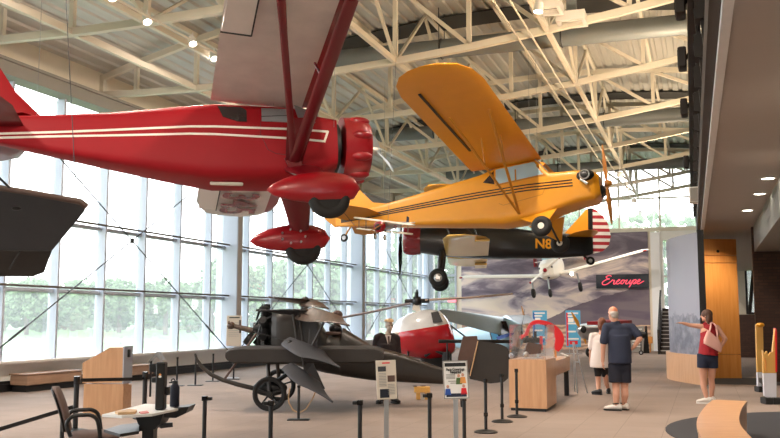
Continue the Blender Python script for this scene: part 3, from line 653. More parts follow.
MB().ell((-.08, 0, -.3), (.1, .16, .14), 12, 8).build('air_intake', M['black'], yp)
mb = MB(); blades(mb, (.05, 0, -.14), (1, 0, 0), .95, .13, R(86), 2, .07, .03, R(20)); pr = mb.build('propeller', M['prop_wood'], yp); MB().lathe([(.001, .1), (.05, .08), (.08, 0)], (.07, 0, -.14), (1, 0, 0), 16).build('spinner', M['yellow_dark'], pr)
XL, CH, ZW = -1.27, 1.64, .64
for s in (-1, 1):
    dz = .055
    st = [(.2, XL, CH, ZW, .12), (.33, XL, CH, ZW, .12), (2.5, XL, CH, ZW + 2.2 * dz, .12), (4.45, XL, CH, ZW + 4.2 * dz, .12), (4.9, XL - .07, CH - .16, ZW + 4.6 * dz, .11), (5.2, XL - .25, CH - .52, ZW + 4.9 * dz, .10), (5.35, XL - .5, CH - 1.0, ZW + 5.05 * dz, .09), (5.4, XL - .75, .18, ZW + 5.1 * dz, .08)]
    w = MB().wing([(s * a, b, c2, d, e) for a, b, c2, d, e in st]).build('wing', M['yellow'], yp, angle=50)
    MB().bar((XL - 1.25, s * 1.5, ZW + 1.2 * dz - .055), (XL - 1.25, s * 4.5, ZW + 4.2 * dz - .05), .05, .02).build('aileron_slot', M['black'], w)
    B0 = Vector((-1.86, s * .38, -.60)); F1 = Vector((XL - .25, s * 3.35, ZW + 3.0 * dz - .09)); R1 = Vector((XL - 1.05, s * 3.35, ZW + 3.0 * dz - .09))
    for a in (F1, R1):
        MB().tube([B0, a], [.032, .028], 8, flat=.5).build('wing_strut', M['yellow_dark'], yp)
        p = B0.lerp(a, .52); MB().cyl(p, (p.x + (.0), p.y + s * .12, ZW + dz * 1.8 - .07), .014, n=6).build('jury_strut', M['yellow_dark'], yp)
    # undercarriage vee with fabric fairing, wheel
    C0 = Vector((-1.287, s * .885, -1.095))
    MB().prism([(-1.02, s * .36, -.62), (-1.86, s * .36, -.72), (C0.x, s * .78, C0.z + .03), (C0.x + .06, s * .78, C0.z + .03)], (0, s * .03, 0)).build('landing_gear_leg', M['yellow'], yp)
    MB().cyl((C0.x, s * .05, -.86), (C0.x, s * .80, C0.z), .025, n=8).build('axle', M['black'], yp)
    wheel(yp, 'main_wheel', C0, (0, 1, 0), .225, .19, M['cream'])
    MB().wing([(s * .05, -5.25, .95, .05, .06), (s * .7, -5.35, 1.05, .05, .06), (s * 1.15, -5.6, .95, .05, .06), (s * 1.42, -5.85, .6, .05, .06), (s * 1.5, -6.1, .15, .05, .05)]).build('tailplane', M['yellow_dark'], yp, angle=50)
    MB().cyl((-5.9, s * .9, .03), (-6.0, 0, -.12), .008, n=5).build('tail_brace', M['cable'], yp)
mb = MB(); mb.prism([(-5.0, -.02, .26), (-5.5, -.02, .40), (-5.85, -.02, .80), (-6.15, -.02, 1.12), (-6.4, -.02, 1.15), (-6.45, -.02, .1)], (0, .04, 0)); mb.build('tail_fin', M['yellow'], yp)
mb = MB(); mb.prism([(-6.46, -.02, 1.15), (-6.7, -.02, 1.0), (-6.86, -.02, .6), (-6.8, -.02, .2), (-6.55, -.02, -.06), (-6.46, -.02, -.05)], (0, .04, 0)); mb.build('rudder', M['yellow_dark'], yp)
C0 = Vector((-6.312, 0, -.357)); MB().tube([(-6.1, 0, -.08), (-6.2, 0, -.2), C0], .022, 8).build('tail_spring', M['yellow_dark'], yp); wheel(yp, 'tail_wheel', C0, (0, 1, 0), .10, .06, M['alu'])
hang_wires(yp, [(-1.5, -.35, .6), (-1.5, .35, .6), (-5.2, 0, .28)], ps)

# ---------------------------------------------------------------- black and yellow biplane farther back
ps = Pose((-10.0271, 29.9583, 4.3645), (.0486, -.0223, 3.3823))
bp_ = thing('hanging_biplane', 'black biplane with yellow wings, maroon engine ring and red-and-white striped rudder', 'biplane', ps.loc, ps.rot)
H = Hull([(-.72, .46, -.48, .46), (-1.4, .48, -.58, .52), (-2.6, .46, -.64, .56), (-3.5, .42, -.66, .50), (-4.5, .34, -.62, .36), (-5.6, .22, -.58, .26), (-6.4, .10, -.50, .18), (-6.62, .04, -.44, .16)], 3.0)
fus = H.mesh().build('fuselage', M['black_paint'], bp_)
mb = MB(); pf = [(.52, -.72), (.53, -.45), (.52, -.26), (.48, -.14), (.43, -.11), (.40, -.14), (.46, -.26), (.49, -.72)]; mb.lathe(pf + [pf[0]], (0, 0, -.02), (1, 0, 0), 40)
for i in range(9): a = 2 * PI * i / 9; e = Vector((0, math.cos(a), math.sin(a))); mb.ell(e * .50 + Vector((-.42, 0, -.02)), (.24, .07, .06), 10, 8, M=Matrix.Rotation(a - PI / 2, 3, 'X'))
mb.build('engine_cowling', M['maroon'], bp_, angle=50)
mb = MB(); mb.cyl((-.7, 0, 0), (-.15, 0, 0), .18, .12, 16)
for i in range(7): a = 2 * PI * i / 7; e = Vector((0, math.cos(a), math.sin(a))); mb.cyl(e * .1 + Vector((-.4, 0, 0)), e * .43 + Vector((-.4, 0, 0)), .08, n=10)
mb.build('radial_engine', M['black'], bp_)
mb = MB(); blades(mb, (0, 0, 0), (1, 0, 0), 1.28, .19, R(84), 2, .09, .05); mb.build('propeller', M['black_gloss'], bp_)
for s in (-1, 1):
    for nm, z, x0, half, dih in (('upper_wing', 1.05, -1.0, 4.65, .0), ('lower_wing', -.58, -1.62, 4.4, .03)):
        st = [(.0 if z > 0 else .35, x0, 1.45, z, .1), (2, x0, 1.45, z + 2 * dih, .1), (half - .75, x0, 1.45, z + (half - .75) * dih, .1), (half - .3, x0 - .12, 1.2, z + half * dih, .1), (half - .07, x0 - .4, .7, z + half * dih, .09), (half, x0 - .7, .12, z + half * dih, .08)]
        w = MB().wing([(s * a, b, c2, d, e) for a, b, c2, d, e in st]).build(nm, M['wing_window_lit'] if z < 0 else M['yellow'], bp_, angle=50)
        if z < 0:
            MB().prism([(x0 - 1.0, s * 2.2, z - .0), (x0 - 1.44, s * 2.2, z + .02), (x0 - 1.44, s * 3.9, z + .08), (x0 - 1.0, s * 3.9, z + .06)], (0, 0, -.06)).build('aileron', M['wing_window_lit'], w)
    for x, x2 in ((-1.25, -1.9), (-2.15, -2.75)):
        MB().tube([(x, s * 3.2, 1.0), (x2, s * 3.1, -.46)], .035, 8, flat=.5).build('interplane_strut', M['black_paint'], bp_)
    MB().tube([(-1.25, s * 3.2, 1.0), (-2.75, s * 3.1, -.46)], .02, 8).build('interplane_brace', M['black_paint'], bp_)
    for x, x2 in ((-1.2, -1.5), (-2.1, -2.2)): MB().tube([(x, s * .8, 1.0), (x2, s * .40, .42)], .03, 8).build('cabane_strut', M['black_paint'], bp_)
    C0 = Vector((-1.383, s * .912, -1.43)); MB().tube([(-1.5, s * .55, -.5), (-1.45, s * .8, -.9), (C0.x, s * .84, C0.z)], [.11, .10, .07], 10).build('landing_gear_leg', M['black_paint'], bp_)
    wheel(bp_, 'main_wheel', C0, (0, 1, 0), .32, .22, M['alu'])
    MB().wing([(s * .05, -5.7, .95, .16, .06), (s * 1.1, -5.95, .75, .16, .06), (s * 1.6, -6.2, .4, .16, .06), (s * 1.7, -6.3, .15, .16, .05)]).build('tailplane', M['yellow'], bp_, angle=50)
MB().prism([(-5.70, -.03, .28), (-6.44, -.03, 1.12), (-6.50, -.03, 1.16), (-6.50, -.03, .18)], (0, .06, 0)).build('tail_fin', M['yellow'], bp_)
stripe = banded('rudder_stripes', (240, 236, 230), (170, 24, 40), 2, lambda nt, sp: mth(nt, 'GREATER_THAN', mth(nt, 'FRACT', mth(nt, 'MULTIPLY', sp.outputs[2], 4.35)), .5), .5, .1)
rud = MB().prism([(-6.66, -.03, 1.17), (-6.80, -.03, 1.10), (-7.02, -.03, .90), (-7.2, -.03, .58), (-7.27, -.03, .2), (-7.2, -.03, -.12), (-7.0, -.03, -.32), (-6.66, -.03, -.42)], (0, .06, 0)).build('rudder', stripe, bp_)
MB().prism([(-6.50, -.032, 1.17), (-6.66, -.032, 1.18), (-6.66, -.032, -.42), (-6.50, -.032, -.40)], (0, .064, 0)).build('rudder_post_band', M['black_paint'], rud)
C0 = Vector((-6.574, 0, -.66)); MB().tube([(-6.3, 0, -.45), C0], .04, 8).build('tail_spring', M['black_paint'], bp_); wheel(bp_, 'tail_wheel', C0, (0, 1, 0), .15, .1, M['alu'])
mb = MB()
for x in (-2.75, -3.55): mb.prism([(x + .28, -.2, .53), (x + .28, .2, .53), (x + .12, .18, .78), (x + .12, -.18, .78)], (.012, 0, 0))
mb.build('windscreen', M['pale_blue'], bp_)
text_part('registration_number', 'N8', M['yellow'], bp_, (-4.95, H.y(-4.95, -.14) + .014, -.15), (-1, -.13, 0), (0, 0, 1), .46, sx=1.0, bold=.012)
hang_wires(bp_, [(-1.4, .3, .55), (-5.6, 0, .3)], ps)

# ---------------------------------------------------------------- small white twin-tailed monoplane before the mural
ps = Pose((-6.9306, 41.7274, 3.8558), (.1241, .1294, -1.5919))
ep = thing('hanging_light_plane', 'white low-wing light plane with red trim hanging nose-on in front of the cloud mural', 'airplane', ps.loc, ps.rot)
H = Hull([(-.15, .16, -.30, .12), (-.3, .34, -.46, .26), (-.8, .44, -.56, .34), (-1.3, .50, -.58, .42), (-2.4, .50, -.54, .42), (-3.2, .34, -.36, .34), (-4.2, .15, -.1, .25), (-4.6, .08, .02, .2)], 2.8)
fus = H.mesh().build('fuselage', M['cream'], ep)
MB().ell((-1.9, 0, .42), (.75, .42, .36), 18, 10).build('canopy', M['pale_blue'], ep); MB().torus((-1.9, 0, .42), (1, 0, 0), .40, .03, 24, 6, flat=1).build('canopy_frame', M['red_paint'], ep)
mb = MB()
for y, z, r in ((.24, .05, .10), (-.24, .05, .10), (0, -.28, .09), (.08, -.42, .06)): mb.ell((-.30 if abs(y) > .1 else -.24, y, z), (.06, r, r * .8), 12, 8)
mb.build('air_intake', M['black'], ep)
mb = MB(); blades(mb, (0, 0, -.04), (1, 0, 0), .92, .13, R(EROT), 2, .07, .03); pr = mb.build('propeller', M['cream'], ep); MB().lathe([(.001, .16), (.07, .1), (.10, -.02)], (0, 0, -.04), (1, 0, 0), 16).build('spinner', M['red_paint'], pr)
mb = MB(); u, v, d = basis((1, 0, 0))
for k in (0, 1): a = R(EROT) + PI * k; e = u * math.cos(a) + v * math.sin(a); mb.ell(Vector((0, 0, -.04)) + e * .9, .055, 10, 8)
mb.build('propeller_tip', M['red_paint'], pr)
for s in (-1, 1):
    w = MB().wing([(s * .4, -1.25, 1.45, -.38, .16), (s * .9, -1.25, 1.45, -.36, .16), (s * 4.3, -1.3, 1.3, .10, .13), (s * 4.5, -1.45, 1.05, .12, .1), (s * 4.6, -1.75, .4, .13, .08)]).build('wing', M['cream'], ep, angle=50)
    MB().ell((-1.4, s * 4.45, .115), (.10, .10, .05), 10, 8).build('wing_tip_light', M['red_paint'], w)
    C0 = Vector((-2.1, s * 1.15, -1.18)); MB().cyl((-2.05, s * 1.1, -.5), C0 + Vector((0, 0, .05)), .05, .035, 10).build('landing_gear_leg', M['alu'], ep); wheel(ep, 'main_wheel', C0, (0, 1, 0), .24, .16, M['black'])
    MB().wing([(s * .05, -3.95, .8, .2, .08), (s * 1.25, -4.0, .7, .2, .08)]).build('tailplane', M['cream'], ep)
    MB().prism([(-3.95, s * 1.25, .0), (-4.7, s * 1.25, -.05), (-4.8, s * 1.25, .5), (-4.5, s * 1.25, .85), (-4.2, s * 1.25, .6)], (0, s * .05, 0)).build('tail_fin', M['red_paint'], ep)
C0 = Vector((-.35, 0, -1.15)); MB().cyl((-.4, 0, -.45), C0, .045, .03, 10).build('nose_gear_leg', M['alu'], ep); wheel(ep, 'nose_wheel', C0, (0, 1, 0), .20, .14, M['black'])
MB().ell((-1.18, 1.0, -.46), .08, 10, 8).build('landing_light', M['lamp_glow'], ep)
hang_wires(ep, [(-1.6, .5, .3), (-1.6, -.5, .3)], ps)

# ---------------------------------------------------------------- small biplane model hanging beside the yellow tail
o = im(380, 227, 14.0); ps = Pose(o)
mp_ = thing('model_biplane', 'small white model biplane with red engine ring, hanging below the yellow tail', 'model airplane', ps.loc, ps.rot)
P = lambda x, y, w=14.0: ps.p(x, y, w)
ax = (P(404, 223.5, 14.85) - P(380, 227, 14.0)).normalized()
n0, n1 = P(382, 227), P(407, 223, 14.9); mb = MB(); mb.tube([n0, n0.lerp(n1, .3), n1], [.065, .062, .018], 12); f = mb.build('fuselage', M['alu'], mp_)
cpos = P(379.5, 226.8, 13.95); MB().lathe([(.055, .06), (.085, .05), (.088, -.03), (.078, -.055), (.055, -.06)], cpos, ax, 20).build('engine_cowling', M['red_paint'], mp_)
MB().lathe([(.05, -.058), (.05, -.066), (.01, -.07)], cpos, ax, 14).build('engine_front', M['black'], mp_)
c0 = cpos - ax * .085; mb = MB(); mb.tube([P(369, 232, 13.9), c0, P(386, 222, 13.82)], [.012, .018, .012], 8, flat=.5); mb.build('propeller', M['prop_wood'], mp_)
def slab(p, q, chord, th): 
    mb = MB(); p = Vector(p); q = Vector(q); d = (q - p).normalized(); c = ax - d * ax.dot(d); c.normalize(); n = d.cross(c); rs = []
    for t, k in ((0, .5), (.04, .9), (.1, 1), (.9, 1), (.96, .9), (1, .5)):
        m0 = p.lerp(q, t); rs.append([m0 + c * (chord / 2 * k * math.cos(2 * PI * i / 14)) + n * (th * math.sin(2 * PI * i / 14)) for i in range(14)])
    return mb.loft(rs)
slab(P(355, 217.5, 14.3), P(414, 225, 13.85), .20, .012).build('upper_wing', M['cream'], mp_); slab(P(357, 228.5, 14.3), P(412, 234, 13.87), .16, .011).build('lower_wing', M['cream'], mp_)
for x, y, y2, w in ((359, 218.5, 228.5, 14.27), (366, 219, 229, 14.21), (401, 224, 233, 13.95), (408, 224.5, 233.5, 13.9), (376, 220.5, 224, 14.13), (386, 221.5, 224, 14.06)): MB().cyl(P(x, y, w), P(x, y2, w), .007, n=6).build('interplane_strut', M['rotor_wood'], mp_)
for x, y, w in ((375, 236.3, 13.9), (384.6, 237.5, 14.02)): 
    wc = P(x, y, w); wheel(mp_, 'main_wheel', wc, ax.cross(Vector((0, 0, 1))), .048, .02, M['cream']); MB().cyl(wc, P(x + 1, 229, w), .006, n=6).build('landing_gear_leg', M['rotor_wood'], mp_)
t1 = P(406, 223, 14.88); MB().prism([t1 + Vector((0, 0, -.03)), t1 + ax * .10 + Vector((0, 0, -.02)), t1 + ax * .11 + Vector((0, 0, .09)), t1 + ax * .03 + Vector((0, 0, .11))], ax.cross(Vector((0, 0, 1))) * .01).build('rudder', M['navy'], mp_)
slab(t1 + Vector((-.14, .07, 0)), t1 + Vector((.14, -.07, 0)), .1, .008).build('tailplane', M['cream'], mp_)
MB().torus(P(395, 227, 14.28), (0, 1, 0), .022, .006, 14, 6).build('cockade', M['red_paint'], f)
MB().cyl(P(388, 222, 14.1), P(398, 20, 17.0), .003, n=5).build('hanging_wire', M['cable'], mp_)

# ---------------------------------------------------------------- dark fabric tail surface reaching in at the left
o = im(20, 235, 9.6); ps = Pose(o)
dk = thing('hanging_tail_surface', 'dark grey fabric-covered wing surface hanging at the left before the windows', 'airplane tail', ps.loc, ps.rot)
P = lambda x, y, w: ps.p(x, y, w)
top = [P(-70, 183, 9.1), P(-20, 187.5, 9.05), P(30, 195.5, 9.0), P(80, 204.5, 8.95), P(85.5, 208.5, 8.97), P(84, 212, 9.05), P(70, 229, 9.5), P(52, 250.5, 9.95), P(-70, 249.5, 9.95)]
nrm = (top[2] - top[6]).cross(top[0] - top[6]).normalized(); nrm = nrm if nrm.z > 0 else -nrm
MB().prism(top, nrm * .05).build('tailplane', M['canvas_grey'], dk)
el = [P(-70, 250.5, 9.98), P(51.5, 251.5, 9.98), P(44, 272.5, 10.35), P(33, 276.5, 10.42), P(-70, 276, 10.42)]
MB().prism(el, nrm * .035).build('elevator', M['canvas_dark'], dk)
mb = MB(); mb.tube([P(-70, 182.5, 9.1) + nrm * .025, P(-20, 187, 9.05) + nrm * .025, P(30, 195, 9.0) + nrm * .025, P(80, 204, 8.95) + nrm * .025, P(86, 209, 8.98) + nrm * .025], .032, 10); mb.build('leading_edge', M['leather'], dk)
mb = MB(); mb.cyl(P(10, 268, 10.2) - nrm * .01, P(20, 251, 9.98) - nrm * .01, .012, n=6); mb.build('hinge_seam', M['black'], dk)
MB().ell(P(17, 207, 9.1) - nrm * .02, (.05, .05, .02), 10, 6).build('fitting', M['black'], dk)
MB().cyl(P(9, 192, 9.0) + nrm * .04, P(-60, 120, 8.6), .012, n=6).build('hanging_wire', M['cable'], dk)
MB().cyl(P(75, 206, 9.1) + nrm * .04, P(60, -120, 9.1), .004, n=6).build('hanging_wire', M['cable'], dk)
# ================================================================== ON THE FLOOR: AIRCRAFT
# ---- dark experimental rotorcraft with stacked wings
o = fl(285, 400); o = Vector((o.x, o.y, 0)); WB = 16.4
o = CAM + HOR * WB + RGT * ((300 - 390) / FPX * WB); ps = Pose((o.x, o.y, 0)); P = ps.p
be = thing('vintage_rotorcraft', 'dark brown fabric-covered vintage rotorcraft with stacked wings, spoked wheels and front skid', 'aircraft', ps.loc, ps.rot)
secs = []
for x, t, b2, hw in ((274, 312, 352, .36), (280, 309, 357, .42), (300, 309, 366, .42), (316, 314, 370, .42), (324, 329, 372, .42), (328.5, 335.5, 373, .40), (340.5, 335.5, 375, .38), (343, 327.5, 376, .36), (371, 345, 380, .30), (400, 353, 382, .22), (441, 367.5, 384, .12), (462, 374, 385, .06)):
    a = P(x, t, WB); c = P(x, b2, WB); secs.append((a.x, hw, c.z, a.z))
H = Hull(secs, 3.4); H.mesh().build('fuselage', M['doped'], be)
a = P(334, 334, WB); mb = MB(); mb.torus((a.x, 0, a.z + .01), (0, 0, 1), .22, .035, 24, 8); mb.build('cockpit_rim', M['leather'], be)
# rotary engine, propeller shaft and small gearbox at the nose
c = P(266, 328, WB); mb = MB(); mb.cyl(c + Vector((.1, 0, 0)), c + Vector((-.22, 0, 0)), .15, .10, 16)
for i in range(9):
    a = 2 * PI * i / 9; e = Vector((0, math.cos(a), math.sin(a))); mb.cyl(c + e * .1, c + e * .43, .066, n=10)
    for r in (.2, .26, .32, .38): mb.cyl(c + e * r - e * .008, c + e * r + e * .008, .078, n=10)
    mb.tube([c + e * .41, c + e * .43 + Vector((-.08, 0, 0)), c + e * .16 + Vector((-.17, 0, 0))], .014, 6)
eng = mb.build('rotary_engine', M['black'], be)
mb = MB(); mb.tube([P(254, 331, WB), P(244, 328.5, WB), P(230, 325, WB)], [.06, .05, .035], 10); mb.ell(P(231, 325.5, WB), (.075, .08, .07), 12, 8); mb.cyl(P(240, 320, WB), P(240, 333, WB), .02, n=8); mb.cyl(P(229, 322, WB - .1), P(229, 328, WB + .1), .025, n=8)
mb.build('propeller_shaft', M['rotor_wood'], be)
mb = MB(); mb.cyl(P(247, 337, WB - .1), P(252, 341, WB - .1), .12, n=14); mb.cyl(P(256, 345, WB), P(262, 338, WB), .08, n=12); mb.tube([P(258, 334, WB - .3), P(262, 322, WB - .3), P(272, 316, WB - .3)], .018, 8); mb.build('carburettor', M['black'], be)
# thick near wing reaching toward the viewer, seen from its tip
mb = MB(); rs = []
for w, k in ((15.30, .72), (15.36, .9), (15.48, 1), (16.25, 1)):
    x0, x1 = P(225.5, 355, 15.4).x, P(384, 355, 15.4).x; zc, h = P(226, 355.3, 15.4).z, .148 * k; r = []
    for i in range(24):
        a = 2 * PI * i / 24; cx = (x0 + x1) / 2; L = (x1 - x0) / 2 * (.97 + .03 * k); r.append((cx + L * math.copysign(abs(math.cos(a)) ** .16, math.cos(a)), P(300, 355, w).y, zc + h * math.copysign(abs(math.sin(a)) ** .75, math.sin(a))))
    rs.append(r)
mb.loft(rs).build('lower_wing', M['canvas_dark'], be)
mb = MB(); rs = [[(v[0] * .8, P(300, 355, 16.9 + d).y, v[2]) for v in rs[2]] for d in (0, 1.0)]; mb.loft(rs).build('lower_wing', M['canvas_dark'], be)
def plank(pts, root, tip, th, name, m, tw=0.0, mid=None):
    """broad tapering blade between two pixels-and-depths; root/tip = chord in metres"""
    a, b2 = Vector(pts[0]), Vector(pts[1]); d = (b2 - a).normalized(); g0 = Vector((0, 1, 0)); g0 = (g0 - d * g0.dot(d)).normalized(); rs = []
    for i in range(9):
        t = i / 8; w = root + (tip - root) * t if mid is None else (root + (mid - root) * t / .5 if t < .5 else mid + (tip - mid) * (t - .5) / .5)
        if i == 8: w *= .6
        an = tw * (1 - t); h = d.cross(g0); g = g0 * math.cos(an) + h * math.sin(an); n = d.cross(g); c = a + (b2 - a) * t
        rs.append([c + g * (w / 2 * math.cos(2 * PI * k / 14)) + n * (th * (1 - .5 * t) * math.sin(2 * PI * k / 14)) for k in range(14)])
    return MB().loft(rs).build(name, m, be)
hubA, hubB = P(305, 302, 17.2), P(304, 313, 15.9)
plank((hubA, P(268, 297, 17.0)), .30, .10, .035, 'rotor_blade', M['rotor_wood'], R(20), .34); plank((hubA, P(328, 308.5, 16.8)), .34, .12, .035, 'rotor_blade', M['rotor_wood'], R(35), .40)
plank((hubB, P(256, 310, 15.6)), .30, .10, .035, 'rotor_blade', M['canvas_grey'], R(20), .32); plank((hubB, P(349, 325.5, 14.6)), .42, .06, .035, 'rotor_blade', M['rotor_wood'], R(40), .62)
hubC, hubD = P(290, 345, 15.3), P(293, 372, 15.0)
plank((P(286, 341, 15.3), P(340, 367.5, 14.3)), .22, .05, .03, 'rotor_blade', M['canvas_grey'], R(50), .50); plank((P(287, 366, 15.0), P(332.5, 402, 14.2)), .22, .05, .03, 'rotor_blade', M['canvas_grey'], R(50), .46)
for hb, up_ in ((hubA, .05), (hubB, .05)):
    MB().lathe([(.05, -.12), (.09, -.1), (.10, .04), (.06, .08), (.03, .1)], hb, (0, 0, 1), 14).build('rotor_hub', M['black'], be)
MB().ell(P(290, 344, 15.25), (.09, .09, .07), 12, 8).build('rotor_hub', M['black'], be)
# struts, drive posts and dark fin panels between the wings
mb = MB()
for a, b2, w in (((293, 314), (298, 347), 15.6), ((299, 314), (304, 348), 15.7), ((324, 322), (311, 348), 15.2), ((311, 315), (309, 350), 15.7), ((301, 348), (308, 388), 15.2), ((262, 318), (262, 346), 16.2)): MB().cyl(P(*a, w), P(*b2, w), .022, n=8).build('wing_strut', M['doped'], be)
MB().cyl(P(256, 334, 16.0), P(224, 380, 15.7), .022, n=8).build('skid_strut', M['leather'], be)
MB().prism([P(302, 314, 15.75), P(318, 318, 15.6), P(317, 349, 15.6), P(303, 349, 15.75)], Vector((0, .05, 0))).build('fin_panel', M['canvas_dark'], be)
MB().prism([P(306, 363, 15.2), P(313, 363, 15.2), P(325, 389, 14.9), P(298, 383, 15.1)], Vector((0, .05, 0))).build('fin_panel', M['canvas_dark'], be)
# wheels, axle posts, front skid
for (x, y, w, r) in ((269.5, 392, 15.55, .292), (279.5, 384.5, 17.3, .31)):
    c = P(x, y, w); c.z = r; t = MB().torus(c, (0, 1, 0), r - .035, .035, 36, 10).build('wire_wheel', M['rubber'], be)
    mb = MB(); mb.cyl(c - Vector((0, .07, 0)), c + Vector((0, .07, 0)), .05, n=12)
    for k in range(5): a = 2 * PI * k / 5 + .3; mb.bar(c, c + Vector((math.cos(a) * (r - .05), 0, math.sin(a) * (r - .05))), .045, .03)
    mb.torus(c, (0, 1, 0), r - .07, .018, 28, 6); mb.build('wheel_spokes', M['black'], t)
    MB().cyl(c, (c.x - .05, c.y + (.1 if w < 16 else -.1), .85), .035, n=10).build('landing_gear_leg', M['doped'], be)
MB().cyl(P(269.5, 392, 15.55).xy.to_3d() + Vector((0, 0, .29)), P(279.5, 384.5, 17.3).xy.to_3d() + Vector((0, 0, .30)), .03, n=10).build('axle', M['black'], be)
mb = MB(); mb.ell(P(270, 388, 15.75), (.30, .12, .14), 14, 10); mb.cyl(P(272, 385, 16.2), P(290, 372, 16.2), .04, n=8); mb.build('axle_block', M['black'], be)
mb = MB(); mb.tube([P(195, 353.5, 15.7), P(197, 360, 15.7), P(202, 367, 15.7), P(211, 374.5, 15.7), P(223, 380, 15.7), P(238, 384.5, 15.7), P(254, 388.5, 15.7), P(266, 390, 15.75)], [.018, .026, .032, .035, .038, .04, .04, .035], 10); mb.build('front_skid', M['doped'], be)
mb = MB(); mb.tube([P(290, 388, 15.0), P(288.5, 396, 15.0), P(289, 403, 15.0), P(293, 410, 15.0), P(299, 413, 15.0), P(306, 409, 15.0), P(313, 398, 15.0), P(316, 390, 15.0)], .012, 6); mb.build('hanging_rope', M['rope'], be)
mb = MB()
for a, b2, w in (((252, 331), (291, 342), 15.3), ((291, 342), (341, 350), 15.4), ((300, 312), (341, 328), 15.6)): MB().cyl(P(*a, w), P(*b2, w), .008, n=5).build('bracing_wire', M['cable'], be)
# fin and big rudder at the rear
MB().prism([P(463, 336.5, 16.3), P(477, 336, 16.25), P(478, 341, 16.25), P(470, 372, 16.3), P(457, 374, 16.35), P(458, 358, 16.35)], Vector((0, .06, 0))).build('tail_fin', M['leather'], be)
MB().prism([P(478.5, 341, 16.2), P(492, 342.5, 16.15), P(501, 344.5, 16.12), P(507.5, 347.5, 16.1), P(509, 352, 16.1), P(508.5, 378, 16.1), P(504, 382, 16.1), P(490, 383.5, 16.15), P(470, 379, 16.25), P(468.5, 372, 16.25)], Vector((0, .06, 0))).build('rudder', M['canvas_dark'], be)
mb = MB(); mb.cyl(P(478, 341, 16.16), P(470, 376, 16.16), .012, n=6); mb.build('rudder_hinge', M['rope'], be)
MB().cyl(P(460, 382, 16.3), (P(462, 385, 16.3).x, P(462, 385, 16.3).y, 0), .025, n=8).build('tail_support', M['black'], be)

# ---- white and red helicopter behind it
WH = 28.0; o = CAM + HOR * WH + RGT * ((424 - 390) / FPX * WH); ps = Pose((o.x, o.y, 0)); P = ps.p
hp = thing('helicopter', 'small helicopter with white top and red belly standing by the windows', 'helicopter', ps.loc, ps.rot)
x0 = P(424, 335, WH).x
def redmask(nt, sp): return mth(nt, 'LESS_THAN', mth(nt, 'SUBTRACT', sp.outputs[2], mth(nt, 'MULTIPLY', sp.outputs[0], .17)), 1.30)
body = banded('helicopter_paint', (238, 234, 230), (206, 24, 40), 2, redmask, .2, .7)
rs = []
for x, t, b2, d in ((390.5, 333, 338, .1), (393, 326, 346, .35), (399, 319, 353, .62), (408, 314, 357, .78), (418, 310.5, 359, .84), (430, 309, 360, .86), (440, 311, 359, .82), (447, 318, 357, .72), (452, 328, 354, .58), (454.5, 338, 352, .40)):
    a, c = P(x, t, WH), P(x, b2, WH); zc, hh = (a.z + c.z) / 2, (a.z - c.z) / 2; rs.append([(a.x, d * math.cos(2 * PI * i / 30), zc + hh * math.sin(2 * PI * i / 30)) for i in range(30)])
MB().loft(rs).build('cabin', body, hp, angle=60)
mb = MB(); mb.loft([[P(x, y, WH - .80) + Vector((0, dy, 0)) for x, y in ((431, 312.5), (438, 311), (443, 322), (433, 323))] for dy in (0, .25)]); mb.build('cabin_window', M['window_dark'], hp)
mb = MB(); mb.loft([[P(x, 309.5 if i < 2 else 314, WH) + Vector((0, dd, 0)) for i, (x, dd) in enumerate(((412, -.2), (412, .2), (421, .2), (421, -.2)))], [P(416.5, 304, WH) + Vector((a, b2, 0)) for a, b2 in ((-.08, -.08), (-.08, .08), (.08, .08), (.08, -.08))]]); mb.build('mast_fairing', M['cream'], hp)
mb = MB(); mb.cyl(P(416.5, 311, WH), P(416.5, 292, WH), .07, .06, 12); mb.build('mast', M['black'], hp)
h = P(417, 302, WH); mb = MB(); mb.cyl(h - Vector((.38, 0, -.02)), h + Vector((.38, 0, .04)), .07, n=10); mb.ell(h, (.16, .16, .14), 12, 8); mb.cyl(h + Vector((-.12, 0, .12)), h + Vector((.12, 0, .12)), .05, n=8); mb.cyl(h + Vector((0, 0, .1)), h + Vector((0, 0, .38)), .035, n=8); mb.build('rotor_head', M['black'], hp)
def rblade(a, b2, c, m): 
    d = (b2 - a).normalized(); g = Vector((0, 1, 0)); g = (g - d * g.dot(d)).normalized(); n = d.cross(g)
    return MB().loft([[p + g * (c / 2 * math.cos(2 * PI * k / 12)) + n * (.035 * math.sin(2 * PI * k / 12)) for k in range(12)] for p in (a, a + d * .1, a.lerp(b2, .5) - Vector((0, 0, .02)), b2)]).build('rotor_blade', m, hp)
M['blade_grey'] = mat('blade_grey', (150, 136, 136), .4); M['blade_cream'] = mat('blade_cream', (226, 200, 186), .4)
rblade(P(409, 303.5, WH), P(337, 318.5, WH - 1.5), .24, M['blade_grey']); rblade(P(424, 300.2, WH), P(511, 294, WH + 1.5), .24, M['blade_cream'])
mb = MB(); mb.bbox(P(421, 372, WH - .3), P(450, 345, WH + .5), .03); mb.cyl(P(446, 352, WH - .6), P(446, 372, WH - .6), .12, n=12); mb.tube([P(425, 356, WH - .5), P(434, 350, WH - .6), P(444, 354, WH - .6)], .05, 8); mb.build('engine', M['black'], hp)
for dy in (-.85, .85):
    z = .05; a = Vector((x0 - 1.0, dy, z)); mb = MB(); mb.tube([a + Vector((-.15, 0, .12)), a, a + Vector((2.4, 0, 0))], .04, 8)
    for dx in (.5, 1.7): mb.cyl(a + Vector((dx, 0, 0)), a + Vector((dx, -dy * .55, .75)), .035, n=8)
    mb.build('landing_skid', M['black'], hp)
mb = MB(); mb.cyl(Vector((x0 - .2, .6, 1.1)), Vector((x0 - .35, 5.0, 1.25)), .16, .08, 12); mb.build('tail_boom', M['cream'], hp)
